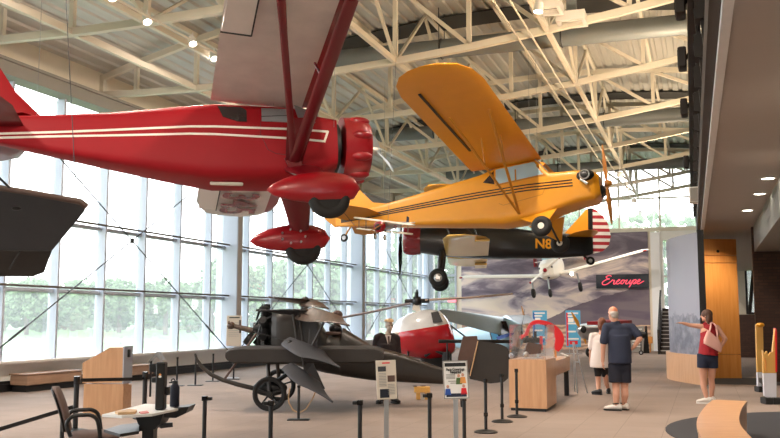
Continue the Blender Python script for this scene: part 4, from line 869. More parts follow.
MB().ell(P(396.5, 333.5, WH - .55), (.22, .05, .04), 10, 6).build('side_badge', M['cream'], hp)

# ---- silver high-wing aeroplane farther back
WS = 33.5; o = CAM + HOR * WS + RGT * ((500 - 390) / FPX * WS); ps = Pose((o.x, o.y, 0)); P = ps.p
sp_ = thing('light_aircraft', 'silver and pale blue high-wing airplane parked on the floor in front of the mural', 'airplane', ps.loc, ps.rot)
rs = []
for x, w, t, b2, hw in ((519, 32.4, 324, 346, .30), (516, 32.6, 322, 349, .42), (508, 33.2, 318, 351, .5), (492, 34.2, 318, 351, .5), (468, 36, 327, 349, .34), (438, 38.4, 333, 346, .15)):
    a, c = P(x, t, w), P(x, b2, w); zc, hh = (a.z + c.z) / 2, (a.z - c.z) / 2; rs.append([(a.x + hw * .6 * math.copysign(abs(math.cos(2 * PI * i / 26)) ** .7, math.cos(2 * PI * i / 26)), a.y + hw * .8 * math.copysign(abs(math.cos(2 * PI * i / 26)) ** .7, math.cos(2 * PI * i / 26)), zc + hh * math.copysign(abs(math.sin(2 * PI * i / 26)) ** .7, math.sin(2 * PI * i / 26))) for i in range(26)])
MB().loft(rs).build('fuselage', M['pale_blue'], sp_)
def quadwing(c4, th, name, m):
    c4 = [Vector(p) for p in c4]; n = (c4[1] - c4[0]).cross(c4[3] - c4[0]).normalized(); n = n if n.z > 0 else -n; rs = []
    for t in [i / 8 for i in range(9)]:
        a, b2 = c4[0].lerp(c4[1], t), c4[3].lerp(c4[2], t); h = th * math.sin(PI * (.06 + .88 * t ** .6)); rs.append([a, b2, b2 + n * h, a + n * h])
    return MB().loft(rs).build(name, m, sp_, angle=50)
# leading edge toward the viewer; the underside shows
quadwing([P(443, 311.5, 30.5), P(429, 316, 29.6), P(447, 325.5, 29.0), P(498, 333, 31.8), ][:1] + [P(429.5, 316.5, 29.4), P(500, 335, 31.9), P(502, 317.5, 33.2)], .14, 'wing', M['silver'])
quadwing([P(502, 317.5, 33.2), P(516, 326, 32.6), P(536, 322, 36.6), P(522, 317.5, 37.6)], .16, 'wing', M['silver'])
MB().tube([P(446, 322, 29.2), P(476, 345, 32.6)], .04, 8, flat=.5).build('wing_strut', M['black'], sp_)
MB().prism([P(487, 322, 32.9), P(506, 321, 32.35), P(510, 334, 32.2), P(492, 343, 32.7)], Vector((0, -.02, 0))).build('cabin_window', M['window_dark'], sp_)
mb = MB(); mb.prism([P(489, 327, 32.6), P(495, 326, 32.45), P(499, 338, 32.4), P(493, 341, 32.5)], Vector((0, -.02, 0))); mb.build('cabin_glass', M['poster_blue'], sp_)
mb = MB(); mb.prism([P(496, 337, 32.3), P(509, 333, 32.05), P(515, 332.5, 31.95), P(513, 335, 31.95), P(498, 340, 32.25)], Vector((0, -.02, 0))); mb.prism([P(455, 341.5, 33.2), P(476, 339, 32.7), P(476, 341, 32.7), P(456, 343, 33.2)], Vector((0, -.02, 0))); mb.build('side_stripe', M['blue_trim'], sp_)
mb = MB(); blades(mb, P(520.5, 333, 32.0), Vector((.75, -.65, 0)), .9, .13, R(70), 2, .08, .03); mb.build('propeller', M['black'], sp_)
for x, w in ((500, 32.3), (512, 33.6)): 
    c = P(x, 352, w); c.z = .22; wheel(sp_, 'main_wheel', c, (.65, .75, 0), .22, .14, M['alu']); MB().cyl(c, c + Vector((0, .2, .45)), .04, n=8).build('landing_gear_leg', M['silver'], sp_)
c = P(445, 350, 38.0); c.z = .1; wheel(sp_, 'tail_wheel', c, (.65, .75, 0), .1, .06, M['alu']); MB().cyl(c, c + Vector((0, 0, .5)), .03, n=8).build('tail_spring', M['black'], sp_)

# ---- small silver airplane with yellow propeller and red wing, by the two posters
WP = 37.0; o = CAM + HOR * WP + RGT * ((592 - 390) / FPX * WP); ps = Pose((o.x, o.y, 0)); P = ps.p
pp = thing('light_aircraft', 'silver-nosed airplane with yellow propeller and red wing parked beside the posters', 'airplane', ps.loc, ps.rot)
rs = []
for x, t, b2, d in ((577.5, 327, 333, .2), (581, 324, 338, .38), (588, 323, 341, .46), (596, 324, 342, .5), (606, 325, 343, .5), (622, 328, 342, .4), (645, 332, 338, .15)):
    w = WP + (x - 577) * .05; a, c = P(x, t, w), P(x, b2, w); zc, hh = (a.z + c.z) / 2, (a.z - c.z) / 2; rs.append([(a.x, a.y + d * math.cos(2 * PI * i / 22), zc + hh * math.sin(2 * PI * i / 22)) for i in range(22)])
MB().loft(rs[3:]).build('fuselage', M['canvas_dark'], pp); MB().loft(rs[:4]).build('engine_cowling', M['alu'], pp)
MB().ell(P(583.5, 329.5, WP - .42), (.12, .06, .15), 12, 8).build('air_intake', M['black'], pp)
mb = MB(); mb.tube([P(571.5, 312, WP - .3), P(576.5, 321, WP - .1), P(579, 327, WP), P(583, 335, WP + .2), P(586, 344, WP + .3)], [.03, .11, .06, .11, .03], 10, flat=.35); mb.build('propeller', M['yellow'], pp)
MB().wing([(0, 0, 1, 0, .1)] * 2).v and None
a = P(584, 323.5, WP - 1.2); b2 = P(640, 322, WP + 3)
mb = MB(); mb.prism([P(587, 325, WP - 1.0), P(606, 325, WP - 1.2), P(632, 323.5, WP + 1.6), P(613, 322.5, WP + 2.2)], (0, 0, .14)); mb.build('wing', M['red_paint'], pp)
mb = MB(); mb.prism([P(588, 326.2, WP - 1.0), P(606, 326.2, WP - 1.2), P(606, 327.4, WP - 1.2), P(588, 327.4, WP - 1.0)], (0, .3, 0)); mb.build('wing_edge', M['cream'], pp)
c = P(591.5, 350.5, WP - .4); c.z = .24; wheel(pp, 'main_wheel', c, (.3, 1, 0), .24, .16, M['cream']); MB().cyl(c, P(593, 340, WP - .1), .04, n=8).build('landing_gear_leg', M['black'], pp)
c2 = P(601, 350, WP + .9); c2.z = .24; wheel(pp, 'main_wheel', c2, (.3, 1, 0), .24, .16, M['cream']); MB().cyl(c2, P(599, 340, WP + .5), .04, n=8).build('landing_gear_leg', M['black'], pp)
c3 = P(641, 351, WP + 3.0); c3.z = .1; wheel(pp, 'tail_wheel', c3, (.3, 1, 0), .1, .06, M['alu']); MB().cyl(c3, P(641, 338, WP + 3), .025, n=8).build('tail_spring', M['black'], pp)
# ================================================================== MURAL, SIGNS, FURNITURE
m, nt, b = nodes('mural_clouds'); b.inputs['Roughness'].default_value = .55
tc = N(nt, 'ShaderNodeTexCoord'); sp = N(nt, 'ShaderNodeSeparateXYZ'); nt.links.new(tc.outputs['Object'], sp.inputs[0])
mp = N(nt, 'ShaderNodeMapping'); mp.inputs['Scale'].default_value = (.20, 1, .62); mp.inputs['Rotation'].default_value = (0, R(-9), 0); mp.inputs['Location'].default_value = (3.1, 0, 1.7); nt.links.new(tc.outputs['Object'], mp.inputs[0])
n1 = N(nt, 'ShaderNodeTexNoise', Scale=1.9, Detail=8.0, Roughness=.55, Distortion=.7); nt.links.new(mp.outputs[0], n1.inputs['Vector'])
z = sp.outputs[2]; hz = mth(nt, 'MULTIPLY', mth(nt, 'SUBTRACT', 3.4, z), .045); f = mth(nt, 'ADD', n1.outputs[0], hz)
cr = N(nt, 'ShaderNodeValToRGB'); el = cr.color_ramp.elements; el[0].position = .33; el[0].color = srgb(92, 82, 96); el[1].position = .70; el[1].color = srgb(244, 226, 208)
e = el.new(.44); e.color = srgb(124, 112, 126); e = el.new(.51); e.color = srgb(176, 162, 168); e = el.new(.58); e.color = srgb(226, 208, 200); nt.links.new(f, cr.inputs[0])
n2 = N(nt, 'ShaderNodeTexNoise', Scale=.42, Detail=5.0); nt.links.new(tc.outputs['Object'], n2.inputs['Vector'])
xr = mth(nt, 'MULTIPLY', sp.outputs[0], .19)
ridge = mth(nt, 'ADD', mth(nt, 'ADD', 1.35, mth(nt, 'MULTIPLY', mth(nt, 'SUBTRACT', n2.outputs[0], .5), 1.2)), mth(nt, 'MULTIPLY', mth(nt, 'MAXIMUM', mth(nt, 'ADD', sp.outputs[0], 1.0), 0), .38))
mt = mth(nt, 'MULTIPLY', mth(nt, 'LESS_THAN', z, ridge), mth(nt, 'GREATER_THAN', z, 1.28))
mx = N(nt, 'ShaderNodeMix', data_type='RGBA'); mx.inputs[7].default_value = srgb(96, 82, 98); nt.links.new(mth(nt, 'MULTIPLY', mt, .88), mx.inputs[0]); nt.links.new(cr.outputs[0], mx.inputs[6])
wv = N(nt, 'ShaderNodeTexWave', Scale=1.4, Distortion=6.0, Detail=3.0); wv.bands_direction = 'Z'; nt.links.new(tc.outputs['Object'], wv.inputs['Vector'])
cs = N(nt, 'ShaderNodeValToRGB'); cs.color_ramp.elements[0].color = srgb(150, 118, 104); cs.color_ramp.elements[1].color = srgb(222, 188, 156); nt.links.new(wv.outputs[0], cs.inputs[0])
mx2 = N(nt, 'ShaderNodeMix', data_type='RGBA'); nt.links.new(mth(nt, 'LESS_THAN', z, 1.28), mx2.inputs[0]); nt.links.new(mx.outputs[2], mx2.inputs[6]); nt.links.new(cs.outputs[0], mx2.inputs[7]); nt.links.new(mx2.outputs[2], b.inputs['Base Color'])
mu = tag(MB().box((-4.84, -.05, .02), (4.84, .05, 5.95)).build('cloud_mural', m, loc=(-7.42, YB - .06, 0)), 'huge printed mural of purple sunset clouds over mountains on the far wall', 'mural'); mu['kind'] = 'thing'

sg = thing('script_sign', 'dark sign with red handwritten lettering hung on the cloud mural', 'sign', (-4.1, YB - .2, 3.45))
a, c = ony(596, 275, YB - .2), ony(649, 287.5, YB - .2); L, Hh = (c.x - a.x), abs(a.z - c.z) * 1.05
sg.location = ((a.x + c.x) / 2, YB - .2, (a.z + c.z) / 2 - .0)
M['sign_dark'] = mat('sign_dark', (36, 44, 58), .3, var=.5, scale=1.2)
MB().bbox((-L / 2, -.03, -Hh / 2), (L / 2, .06, Hh / 2), .01).build('sign_panel', M['sign_dark'], sg)
pts = [(-.66, .42), (-.80, .50), (-.93, .38), (-.80, .22), (-.70, .20), (-.86, .14), (-1.0, -.08), (-.92, -.28), (-.74, -.26), (-.60, -.06), (-.52, .12), (-.48, .04), (-.41, .08), (-.40, -.06), (-.40, -.20), (-.33, -.24), (-.24, -.04), (-.14, .10), (-.21, .12), (-.28, -.04), (-.25, -.2), (-.16, -.24), (-.06, -.10), (.02, .10), (-.04, .0), (-.01, -.2), (.07, -.22), (.12, -.02), (.05, .11), (.12, .05), (.20, .05), (.24, .1), (.22, -.1), (.26, -.24), (.34, -.2), (.40, .0), (.42, .1), (.41, -.1), (.44, -.24), (.50, -.16), (.57, .1), (.54, -.2), (.49, -.54), (.55, -.1), (.61, .08), (.69, .10), (.71, -.06), (.63, -.2), (.68, -.24), (.78, -.14), (.86, -.06), (.91, .06), (.86, .12), (.80, .02), (.80, -.16), (.88, -.25), (1.0, -.16), (1.12, .0)]
def cat(P_, n=5):
    out = []
    for i in range(len(P_) - 1):
        p0, p1, p2, p3 = P_[max(i - 1, 0)], P_[i], P_[i + 1], P_[min(i + 2, len(P_) - 1)]
        for k in range(n):
            t = k / n; out.append(tuple(.5 * (2 * b2 + (c2 - a2) * t + (2 * a2 - 5 * b2 + 4 * c2 - d2) * t * t + (3 * b2 - a2 - 3 * c2 + d2) * t ** 3) for a2, b2, c2, d2 in zip(p0, p1, p2, p3)))
    return out + [P_[-1]]
MB().tube([((x * .92 + y * .25) * L * .40, -.06, y * Hh * .85) for x, y in cat(pts)], .026, 6).build('script_lettering', M['neon'], sg, props={'label': 'red handwritten lettering reading Ercoupe'})

ex = thing('exit_sign', 'small lit red exit sign above the white door at the end wall', 'sign', ony(452, 300, YB - .12))
MB().bbox((-.22, -.03, -.12), (.22, .05, .12), .01).build('sign_housing', M['exit_glow'], ex); text_part('lettering', 'EXIT', M['paper'], ex, (0, -.036, 0), (1, 0, 0), (0, 0, 1), .17)

def poster(x0, y0, x1, y1, w, label, hue):
    o = im((x0 + x1) / 2, y1, w); t = thing('poster_banner', label, 'poster', (o.x, o.y, 0), YAW); ps = Pose((o.x, o.y, 0)); a, c = ps.p(x0, y0, w), ps.p(x1, y1, w)
    MB().bbox((a.x, -.02, c.z), (c.x, .02, a.z), .008).build('poster_sheet', M['poster_blue'], t)
    mb = MB(); n = 0
    for fz in (.9, .82, .62, .4, .2): mb.box((a.x + .08, -.028, c.z + (a.z - c.z) * fz), (c.x - .1 - .12 * (n % 2), -.021, c.z + (a.z - c.z) * (fz + .045))); n += 1
    mb.box((a.x + .1, -.028, c.z + (a.z - c.z) * .68), (a.x + .35, -.021, c.z + (a.z - c.z) * .79)); mb.build('printed_text', M['paper'], t)
    mb = MB(); mb.box((a.x + .02, -.028, c.z + .05), (a.x + .1, -.021, a.z - .1)); mb.box((a.x + .15, -.028, c.z + .12), (c.x - .15, -.021, c.z + (a.z - c.z) * .17)); mb.build('printed_border', M['toy_red'] if hue else M['blue_trim'], t)
    mb = MB(); 
    for s in (a.x + .15, c.x - .15): mb.cyl((s, .03, 0), (s, .03, a.z - .1), .018, n=8)
    mb.box((a.x, -.15, 0), (c.x, .18, .03)); mb.build('stand', M['alu'], t)
poster(532.5, 310.5, 547.5, 345, 41.5, 'blue and white poster banner standing by the mural behind the red curved piece', 0)
poster(565.5, 310.5, 581, 347, 41.0, 'blue and white poster banner standing behind the yellow propeller', 1)
# tilted text board by the pier
w = 42.0; o = im(643, 353, w); t = thing('display_board', 'grey text board leaning on a black easel by the white pier', 'sign', (o.x, o.y, 0), YAW); ps = Pose((o.x, o.y, 0))
a, c, d, e = ps.p(631, 327, w), ps.p(644, 326, w), ps.p(643.5, 353, w - .2), ps.p(630, 353, w - .2); d.z = max(d.z, .05); e.z = d.z
MB().prism([a, c, d, e], (0, .04, 0)).build('board', M['soffit_grey'], t); mb = MB(); 
for k in range(7): q = (k + 1) / 9; p0, p1 = a.lerp(e, q), c.lerp(d, q); mb.bar(p0.lerp(p1, .15) + Vector((0, -.01, 0)), p0.lerp(p1, .85) + Vector((0, -.01, 0)), .012, .05)
mb.build('printed_text', M['paper'], t); f0 = ps.p(645.5, 326, w); g0 = ps.p(649.5, 353, w); MB().prism([f0, ps.p(647, 326, w), Vector((g0.x, 0, .0)), Vector((d.x + .05, 0, .0))], (0, .08, 0)).build('easel', M['black'], t)
w = 43.2; o = im(650, 340, w); t = tag(MB().bbox((-.12, -.12, -.16), (.12, .12, .16), .01).bbox((-.03, -.03, -(o.z)), (.03, .03, -.16), .004).build('collection_box', M['orange_wood'], loc=o), 'small wooden box on a post against the white pier', 'box')

# curved photo wall on a wooden plinth and orange wooden panel
def arc(n=14):
    a, c = fl(704, 385), fl(684, 373.5); a.z = c.z = 0; out = []
    for i in range(n + 1):
        t = i / n; p = a.lerp(c, t); nrm = Vector((c.y - a.y, -(c.x - a.x), 0)).normalized(); out.append(p - nrm * (.55 * math.sin(PI * t)) * (1 if nrm.x > 0 else -1))
    return out
A = arc(); o = A[0]
m, nt, b = nodes('photo_print'); b.inputs['Roughness'].default_value = .45
tc = N(nt, 'ShaderNodeTexCoord'); sp = N(nt, 'ShaderNodeSeparateXYZ'); nt.links.new(tc.outputs['Object'], sp.inputs[0])
n1 = N(nt, 'ShaderNodeTexNoise', Scale=3.2, Detail=6.0, Roughness=.7); nt.links.new(tc.outputs['Object'], n1.inputs['Vector'])
cr = N(nt, 'ShaderNodeValToRGB'); cr.color_ramp.elements[0].position = .42; cr.color_ramp.elements[0].color = srgb(96, 98, 112); cr.color_ramp.elements[1].position = .72; cr.color_ramp.elements[1].color = srgb(150, 150, 162); nt.links.new(n1.outputs[0], cr.inputs[0])
edge = mth(nt, 'ADD', 1.65, mth(nt, 'MULTIPLY', mth(nt, 'SUBTRACT', n1.outputs[0], .5), .9))
mx = N(nt, 'ShaderNodeMix', data_type='RGBA'); mx.inputs[7].default_value = srgb(150, 150, 164); nt.links.new(mth(nt, 'GREATER_THAN', sp.outputs[2], edge), mx.inputs[0]); nt.links.new(cr.outputs[0], mx.inputs[6]); nt.links.new(mx.outputs[2], b.inputs['Base Color'])
cw = thing('curved_display_wall', 'curved grey photo wall on a pale wooden base beside the orange panel', 'display wall', (o.x, o.y, 0))
def band(z0, z1, out, mt_, name, par):
    rs = []
    for i, p in enumerate(A):
        q = p - o; n = (A[min(i + 1, len(A) - 1)] - A[max(i - 1, 0)]).normalized(); n = Vector((-n.y, n.x, 0)); n = n if n.x < 0 else -n; zz = z1 - (.22 * max(0, (i / (len(A) - 1)) - .72) / .28 if z1 > 2 else 0)
        rs.append([q + n * out + Vector((0, 0, z0)), q + n * out + Vector((0, 0, zz)), q - n * .10 + Vector((0, 0, zz)), q - n * .10 + Vector((0, 0, z0))])
    return MB().loft(rs).build(name, mt_, par)
band(.70, 3.66, .0, m, 'photo_panel', cw); band(0, .70, .10, M['maple'], 'plinth', cw)
MB().box((-.03, -.14, .62), (.12, -.02, 3.70)).build('panel_end', M['black'], cw)
a, c = fl(704, 378.5), fl(742, 378.5); ow = thing('timber_screen', 'tall orange wooden panel lit by a spotlight beneath the gallery', 'panel', (a.x, a.y, 0), YAW); Wd = (c - a).length; hh = Pose((a.x, a.y, 0)).p(720, 239, wof(a)).z
mb = MB(); z = 0
for z0, z1 in ((0, .62), (.63, 3.05), (3.06, 3.25), (3.26, hh)): mb.bbox((0, 0, z0), (Wd, .35, z1), .006)
mb.build('panel_boards', M['orange_wood'], ow); MB().cyl((Wd * .5, -.01, hh - .33), (Wd * .5, -.0, hh - .33), .04, n=12).build('spot_hole', M['black'], ow)

# ---- yellow and white play structure shaped like an aircraft side
o = fl(768, 403); ps = Pose((o.x, o.y, 0)); P = ps.p
py = thing('play_aircraft', 'yellow and white wooden play aircraft boards with jagged tops and a red edge', 'play structure', ps.loc, ps.rot)
w1, w2 = wof(fl(760, 392)), wof(fl(772, 404))
MB().prism([P(756, 325, w1), P(759, 323, w1), P(763, 325, w1), P(763.5, 348, w1), P(762, 372, w1), P(757.5, 372, w1)], (0, .06, 0)).build('yellow_board', M['yellow_board'], py)
MB().ell(P(760.5, 325, w1 - .05), (.09, .05, .05), 10, 8).build('board_tip', M['yellow'], py)
MB().prism([P(757.5, 372.3, w1), P(762, 372.3, w1), P(762, 389, w1), P(758, 389, w1)], (0, .06, 0)).build('white_base', M['board_white'], py)
MB().prism([P(763, 350, w2), P(765, 354, w2), P(767, 351, w2), P(768.5, 356, w2), P(771, 352, w2), P(772.5, 353, w2), P(775, 328.5, w2), P(776.5, 330, w2), P(776.5, 373, w2), P(763.5, 373, w2)], (0, .06, 0)).build('yellow_board', M['yellow_board'], py)
MB().prism([P(763.5, 373.3, w2), P(776.5, 373.3, w2), P(776.5, 405, w2), P(772, 402, w2), P(769, 398, w2), P(764.5, 396, w2)], (0, .06, 0)).build('white_base', M['board_white'], py)
MB().prism([P(775.4, 328, w2 - .02), P(777, 330, w2 - .02), P(777.2, 372, w2 - .02), P(775.8, 372, w2 - .02)], (0, .10, 0)).build('red_edge', M['toy_red'], py)
mb = MB()
for x, y, w in ((760.5, 391, w1), (767.5, 401, w2), (775.5, 405, w2)): c = P(x, y, w); mb.bbox((c.x - .07, c.y - .1, 0), (c.x + .07, c.y + .16, .12), .01)
mb.bar(P(760, 380, w1 + .05), P(768, 384, w2 + .05), .05, .1); mb.build('foot_block', M['black'], py)
MB().tube([P(765, 358, w2 - .01), P(766, 364, w2 - .01), P(765.5, 369, w2 - .01), P(767, 371, w2 - .01)], .012, 6).build('painted_mark', M['orange_wood'], py)

# ---- curved bench on the dark mat
zt_ = .45; L0 = [(713.2, 399.6), (706, 405.5), (699.5, 414), (696.8, 421), (697.2, 428), (701, 437), (706, 447), (714, 462)]; R0 = [(747.3, 401), (742.5, 407), (739.8, 414), (739.3, 420), (742, 427), (751, 437), (762, 447), (780, 462)]
o = fl(722, 430, 0); ps = Pose((o.x, o.y, 0)); rs = []; rl = []
for (a, c) in zip(cat(L0, 4), cat(R0, 4)): p, q = ps.f(*a, z=zt_), ps.f(*c, z=zt_); rs.append([p - Vector((0, 0, .035)), q - Vector((0, 0, .035)), q, p]); rl.append([Vector((p.x, p.y, .015)).lerp(Vector((q.x, q.y, .015)), .05), Vector((q.x, q.y, .015)).lerp(Vector((p.x, p.y, .015)), .05), Vector((q.x, q.y, zt_ - .036)).lerp(Vector((p.x, p.y, zt_ - .036)), .02), Vector((p.x, p.y, zt_ - .036)).lerp(Vector((q.x, q.y, zt_ - .036)), .02)])
bn = thing('curved_bench', 'S-curved honey-coloured wooden bench on the dark round mat', 'bench', ps.loc, ps.rot)
MB().loft(rs).build('seat', M['maple_h'], bn); MB().loft(rl).build('bench_side', M['maple'], bn)

# ---- low wooden benches along the windows
for (x0, x1, lab) in ((21, 76, 'long low wooden box bench under the window at the left edge'), (127, 148, 'low wooden box bench under the window, mostly hidden by the wooden kiosk')):
    a, c = onx(x0, 384, XW + .5), onx(x1, 384, XW + .5); t = thing('window_bench', lab, 'bench', (XW + .42, (a.y + c.y) / 2, 0)); h = (c.y - a.y) / 2
    MB().bbox((-.22, -h, .14), (.24, h, .36), .012).build('seat_box', M['bench_wood'], t); MB().bbox((-.24, -h - .02, .36), (.26, h + .02, .39), .006).build('seat_top', M['bench_wood'], t); MB().box((-.2, -h + .05, .0), (.18, h - .05, .14)).build('plinth', M['black_base'], t)

# ---- wooden kiosk with slanting top
o = fl(106, 416); W = wof(o); ps = Pose((o.x, o.y, 0)); P = ps.p
kk = thing('wooden_kiosk', 'wooden kiosk cabinet with slanted top corner and grey right side, before the windows', 'kiosk', ps.loc, ps.rot)
def yz(x, y): p = P(x, y, W); return (p.x, 0, p.z)
MB().prism([yz(82.5, 383), yz(82.5, 363), yz(110, 347.5), yz(123, 347.5), yz(123, 383)], (0, .34, 0)).build('upper_cabinet', M['maple'], kk)
MB().prism([(yz(83.5, 384)[0], .02, 0.0), (yz(83.5, 384)[0], .02, yz(83, 384)[2]), (yz(123, 384)[0], .02, yz(83, 384)[2]), (yz(123, 384)[0], .02, 0)], (0, .32, 0)).build('lower_cabinet', M['maple'], kk)
a = yz(123.2, 347); c = yz(128.5, 384); MB().prism([(a[0], 0, c[2]), (a[0], 0, a[2] + .01), (a[0] + .05, .32, a[2] + .01), (a[0] + .05, .32, c[2])], (.02, .0, 0)).build('side_panel', M['frame_white'], kk)
MB().prism([(a[0], .02, 0), (a[0], .02, c[2] - .02), (a[0] + .05, .31, c[2] - .02), (a[0] + .05, .31, 0)], (.02, 0, 0)).build('side_panel', M['maple_h'], kk)
p = P(125.6, 354, W); MB().bbox((p.x - .03, .12, p.z - .06), (p.x + .03, .19, p.z + .07), .008).build('reader', M['black'], kk)

# ---- display case: wooden pedestal, clear box, dark engine part inside
o = fl(531, 413); o.z = 0; a, c, d = fl(509.5, 410.5), fl(547, 412), fl(556.7, 405.5); ux = (c - a); uy = (d - c); ps = Pose((a.x, a.y, 0), (0, 0, math.atan2(ux.y, ux.x))); dc_pose = ps; Lx = ux.length; c_ = ps.w(c); d_ = ps.w(d); Hc = ps.p(511, 359.5, wof(a)).z
dc = thing('display_case', 'clear display case on a square wooden pedestal, with a dark engine part inside', 'display case', ps.loc, ps.rot)
quad = [Vector((0, 0, .05)), Vector((Lx, 0, .05)), Vector((d_.x, d_.y, .05)), Vector((d_.x - Lx, d_.y, .05))]
MB().prism(quad, (0, 0, Hc - .05)).build('pedestal', M['maple'], dc)
ctr = sum(quad, Vector()) / 4; MB().prism([ctr.lerp(q, .94) - Vector((0, 0, .05)) for q in quad], (0, 0, .05)).build('plinth', M['black'], dc)
q2 = [ctr.lerp(q, .97) for q in quad]; top = ps.p(511, 325, wof(a)).z; mb = MB()
for i in range(4):
    p, q = q2[i], q2[(i + 1) % 4]; mb.prism([Vector((p.x, p.y, Hc)), Vector((q.x, q.y, Hc)), Vector((q.x, q.y, top)), Vector((p.x, p.y, top))], (ctr - (p + q) / 2).normalized() * .008)
mb.prism([Vector((q.x, q.y, top)) for q in q2], (0, 0, .008)); mb.build('clear_cover', M['acrylic'], dc)
o2 = ps.M @ Vector((ctr.x, ctr.y, Hc + .002)); et = thing('engine_part', 'dark brown engine part resting inside the clear display case', 'engine part', o2, YAW); et.scale = (.6, .5, .72)
mb = MB(); mb.prism([(-.30, -.12, .08), (.22, -.12, .12), (.26, -.12, .34), (-.16, -.12, .40)], (0, .26, 0)); mb.build('crankcase', M['leather'], et)
mb = MB(); mb.cyl((-.28, 0, .44), (.20, 0, .44), .07, n=14); mb.cyl((.08, 0, .40), (.08, 0, .66), .045, n=12); mb.cyl((-.16, 0, .40), (-.16, 0, .55), .05, n=12); mb.torus((.0, 0, .44), (1, 0, 0), .09, .02, 16, 6); mb.build('cylinder_bank', M['black'], et)
mb = MB(); mb.box((-.3, -.18, 0), (.3, .18, .02)); mb.bar((-.2, 0, .02), (-.2, 0, .12), .06, .1, up=(0, 1, 0)); mb.bar((.15, 0, .02), (.15, 0, .14), .06, .1, up=(0, 1, 0)); mb.ell((-.22, -.15, .1), (.09, .05, .07), 12, 8); mb.build('mount', M['alu'], et)
# ---- wooden side table with black legs and the red curved piece on it
dW = dc_pose.M @ Vector((d_.x, d_.y, 0)); cW = dc_pose.M @ Vector((c_.x, c_.y, 0)); uy = (dW - cW).normalized(); ux = Vector((uy.y, -uy.x, 0)); ux = ux if ux.dot(RGT) > 0 else -ux
t0_ = dW + uy * .14; e_ = fl(574.5, 395.5); Lt = max(.6, (Vector((e_.x, e_.y, 0)) - t0_).dot(uy)); o = t0_ + uy * Lt / 2 - ux * .29; W = wof(o); ps = Pose((o.x, o.y, 0), (0, 0, math.atan2(uy.y, uy.x)))
tb = thing('side_table', 'wooden table with thick top and black legs right behind the display case', 'table', ps.loc, ps.rot)
h0, h1 = im(565, 372.5, W).z, im(565, 358, W).z
MB().bbox((-Lt / 2, -.27, h0), (Lt / 2, .27, h1), .006).build('table_top', M['maple_h'], tb)
for sx in (-1, 1):
    for sy in (-1, 1): MB().bar((sx * (Lt / 2 - .07), sy * .2, 0), (sx * (Lt / 2 - .07), sy * .2, h0), .09, .09, up=(0, 1, 0)).build('leg', M['black'], tb)
MB().prism([(Lt / 2 - .32, -.25, h1 + .001), (Lt / 2 - .05, -.25, h1 + .001), (Lt / 2 - .05, -.12, h1 + .06), (Lt / 2 - .32, -.12, h1 + .06)], (0, 0, .012)).build('label_card', M['paper'], tb)
o3 = im(546, 340, W + .06); rc = Pose(o3); P = rc.p; W2 = W + .06
rt = thing('red_arch_piece', 'bright red curved arch on the table behind the clear display case', 'exhibit', rc.loc, rc.rot)
ctr_ = cat([(522.5, 337), (526, 334.5), (528.5, 328), (533, 323), (540, 322), (549, 325), (556, 331), (559.5, 338), (558.5, 345), (555.5, 350)], 4); wd = cat([(.02, 0), (.035, 0), (.03, 0), (.035, 0), (.04, 0), (.055, 0), (.075, 0), (.085, 0), (.08, 0), (.06, 0)], 4); rs = []
pp3 = [P(x, y, W2) for x, y in ctr_]
for i, p in enumerate(pp3):
    d = (pp3[min(i + 1, len(pp3) - 1)] - pp3[max(i - 1, 0)]).normalized(); n = Vector((-d.z, 0, d.x)); k = wd[i][0]; rs.append([p + n * k + Vector((0, -.03, 0)), p - n * k + Vector((0, -.03, 0)), p - n * k + Vector((0, .03, 0)), p + n * k + Vector((0, .03, 0))])
MB().loft(rs).build('red_arch', M['toy_red'], rt); MB().ell(P(522.5, 337, W2), (.07, .035, .05), 12, 8).build('arch_end', M['toy_red'], rt)
mb = MB(); mb.cyl(P(555, 350, W2), Vector((P(555, 350, W2).x, 0, h1 - o3.z + .006)), .03, n=8); mb.prism([P(549, 330, W2 + .12), P(552, 331, W2 + .12), P(555, 346, W2 + .12), P(546, 348, W2 + .12)], (0, .02, 0)); mb.build('wooden_backing', M['orange_wood'], rt)
mb = MB(); mb.bar(P(546, 341, W2), P(557, 335, W2), .02, .03); mb.bar(P(541, 336, W2 + .05), P(541, 350, W2 + .05), .03, .06); mb.build('cross_arm', M['toy_red'], rt)
# brown propeller standing behind the case and pale easel legs
o = fl(527, 352); W3 = wof(o); ps = Pose((o.x, o.y, 0)); P = ps.p; wp = thing('wooden_propeller', 'tall brown wooden propeller blade on a stand behind the clear case', 'propeller', ps.loc, ps.rot)
MB().tube([P(521.5, 306, W3), P(523.5, 314, W3), P(527, 326, W3), P(529.5, 337, W3), P(530.5, 346, W3)], [.04, .09, .15, .14, .07], 10, flat=.6).build('propeller_blade', M['prop_wood'], wp); c = P(530.5, 346, W3); MB().cyl((c.x, c.y, 0), c, .05, n=10).lathe([(.3, 0), (.3, .03), (.05, .06)], (c.x, c.y, 0), (0, 0, 1), 20).build('stand', M['black'], wp)
o = fl(586, 394); W4 = wof(o); ps = Pose((o.x, o.y, 0)); P = ps.p; es = thing('easel', 'pale metal easel stand beside the wooden table', 'easel', ps.loc, ps.rot)
def vz(x, y): p = P(x, y, W4); return (p.x, 0, max(p.z, .012))
for a, c in ((vz(573, 342), vz(577.5, 394)), (vz(574, 342), vz(587.5, 393))): MB().cyl(a, c, .014, n=8).build('leg', M['alu'], es)
MB().cyl(P(573.5, 343, W4), Vector((P(580, 392, W4).x, .55, .012)), .014, n=8).build('leg', M['alu'], es); MB().bar(vz(574, 362), vz(580, 362), .02, .02).build('cross_bar', M['alu'], es)

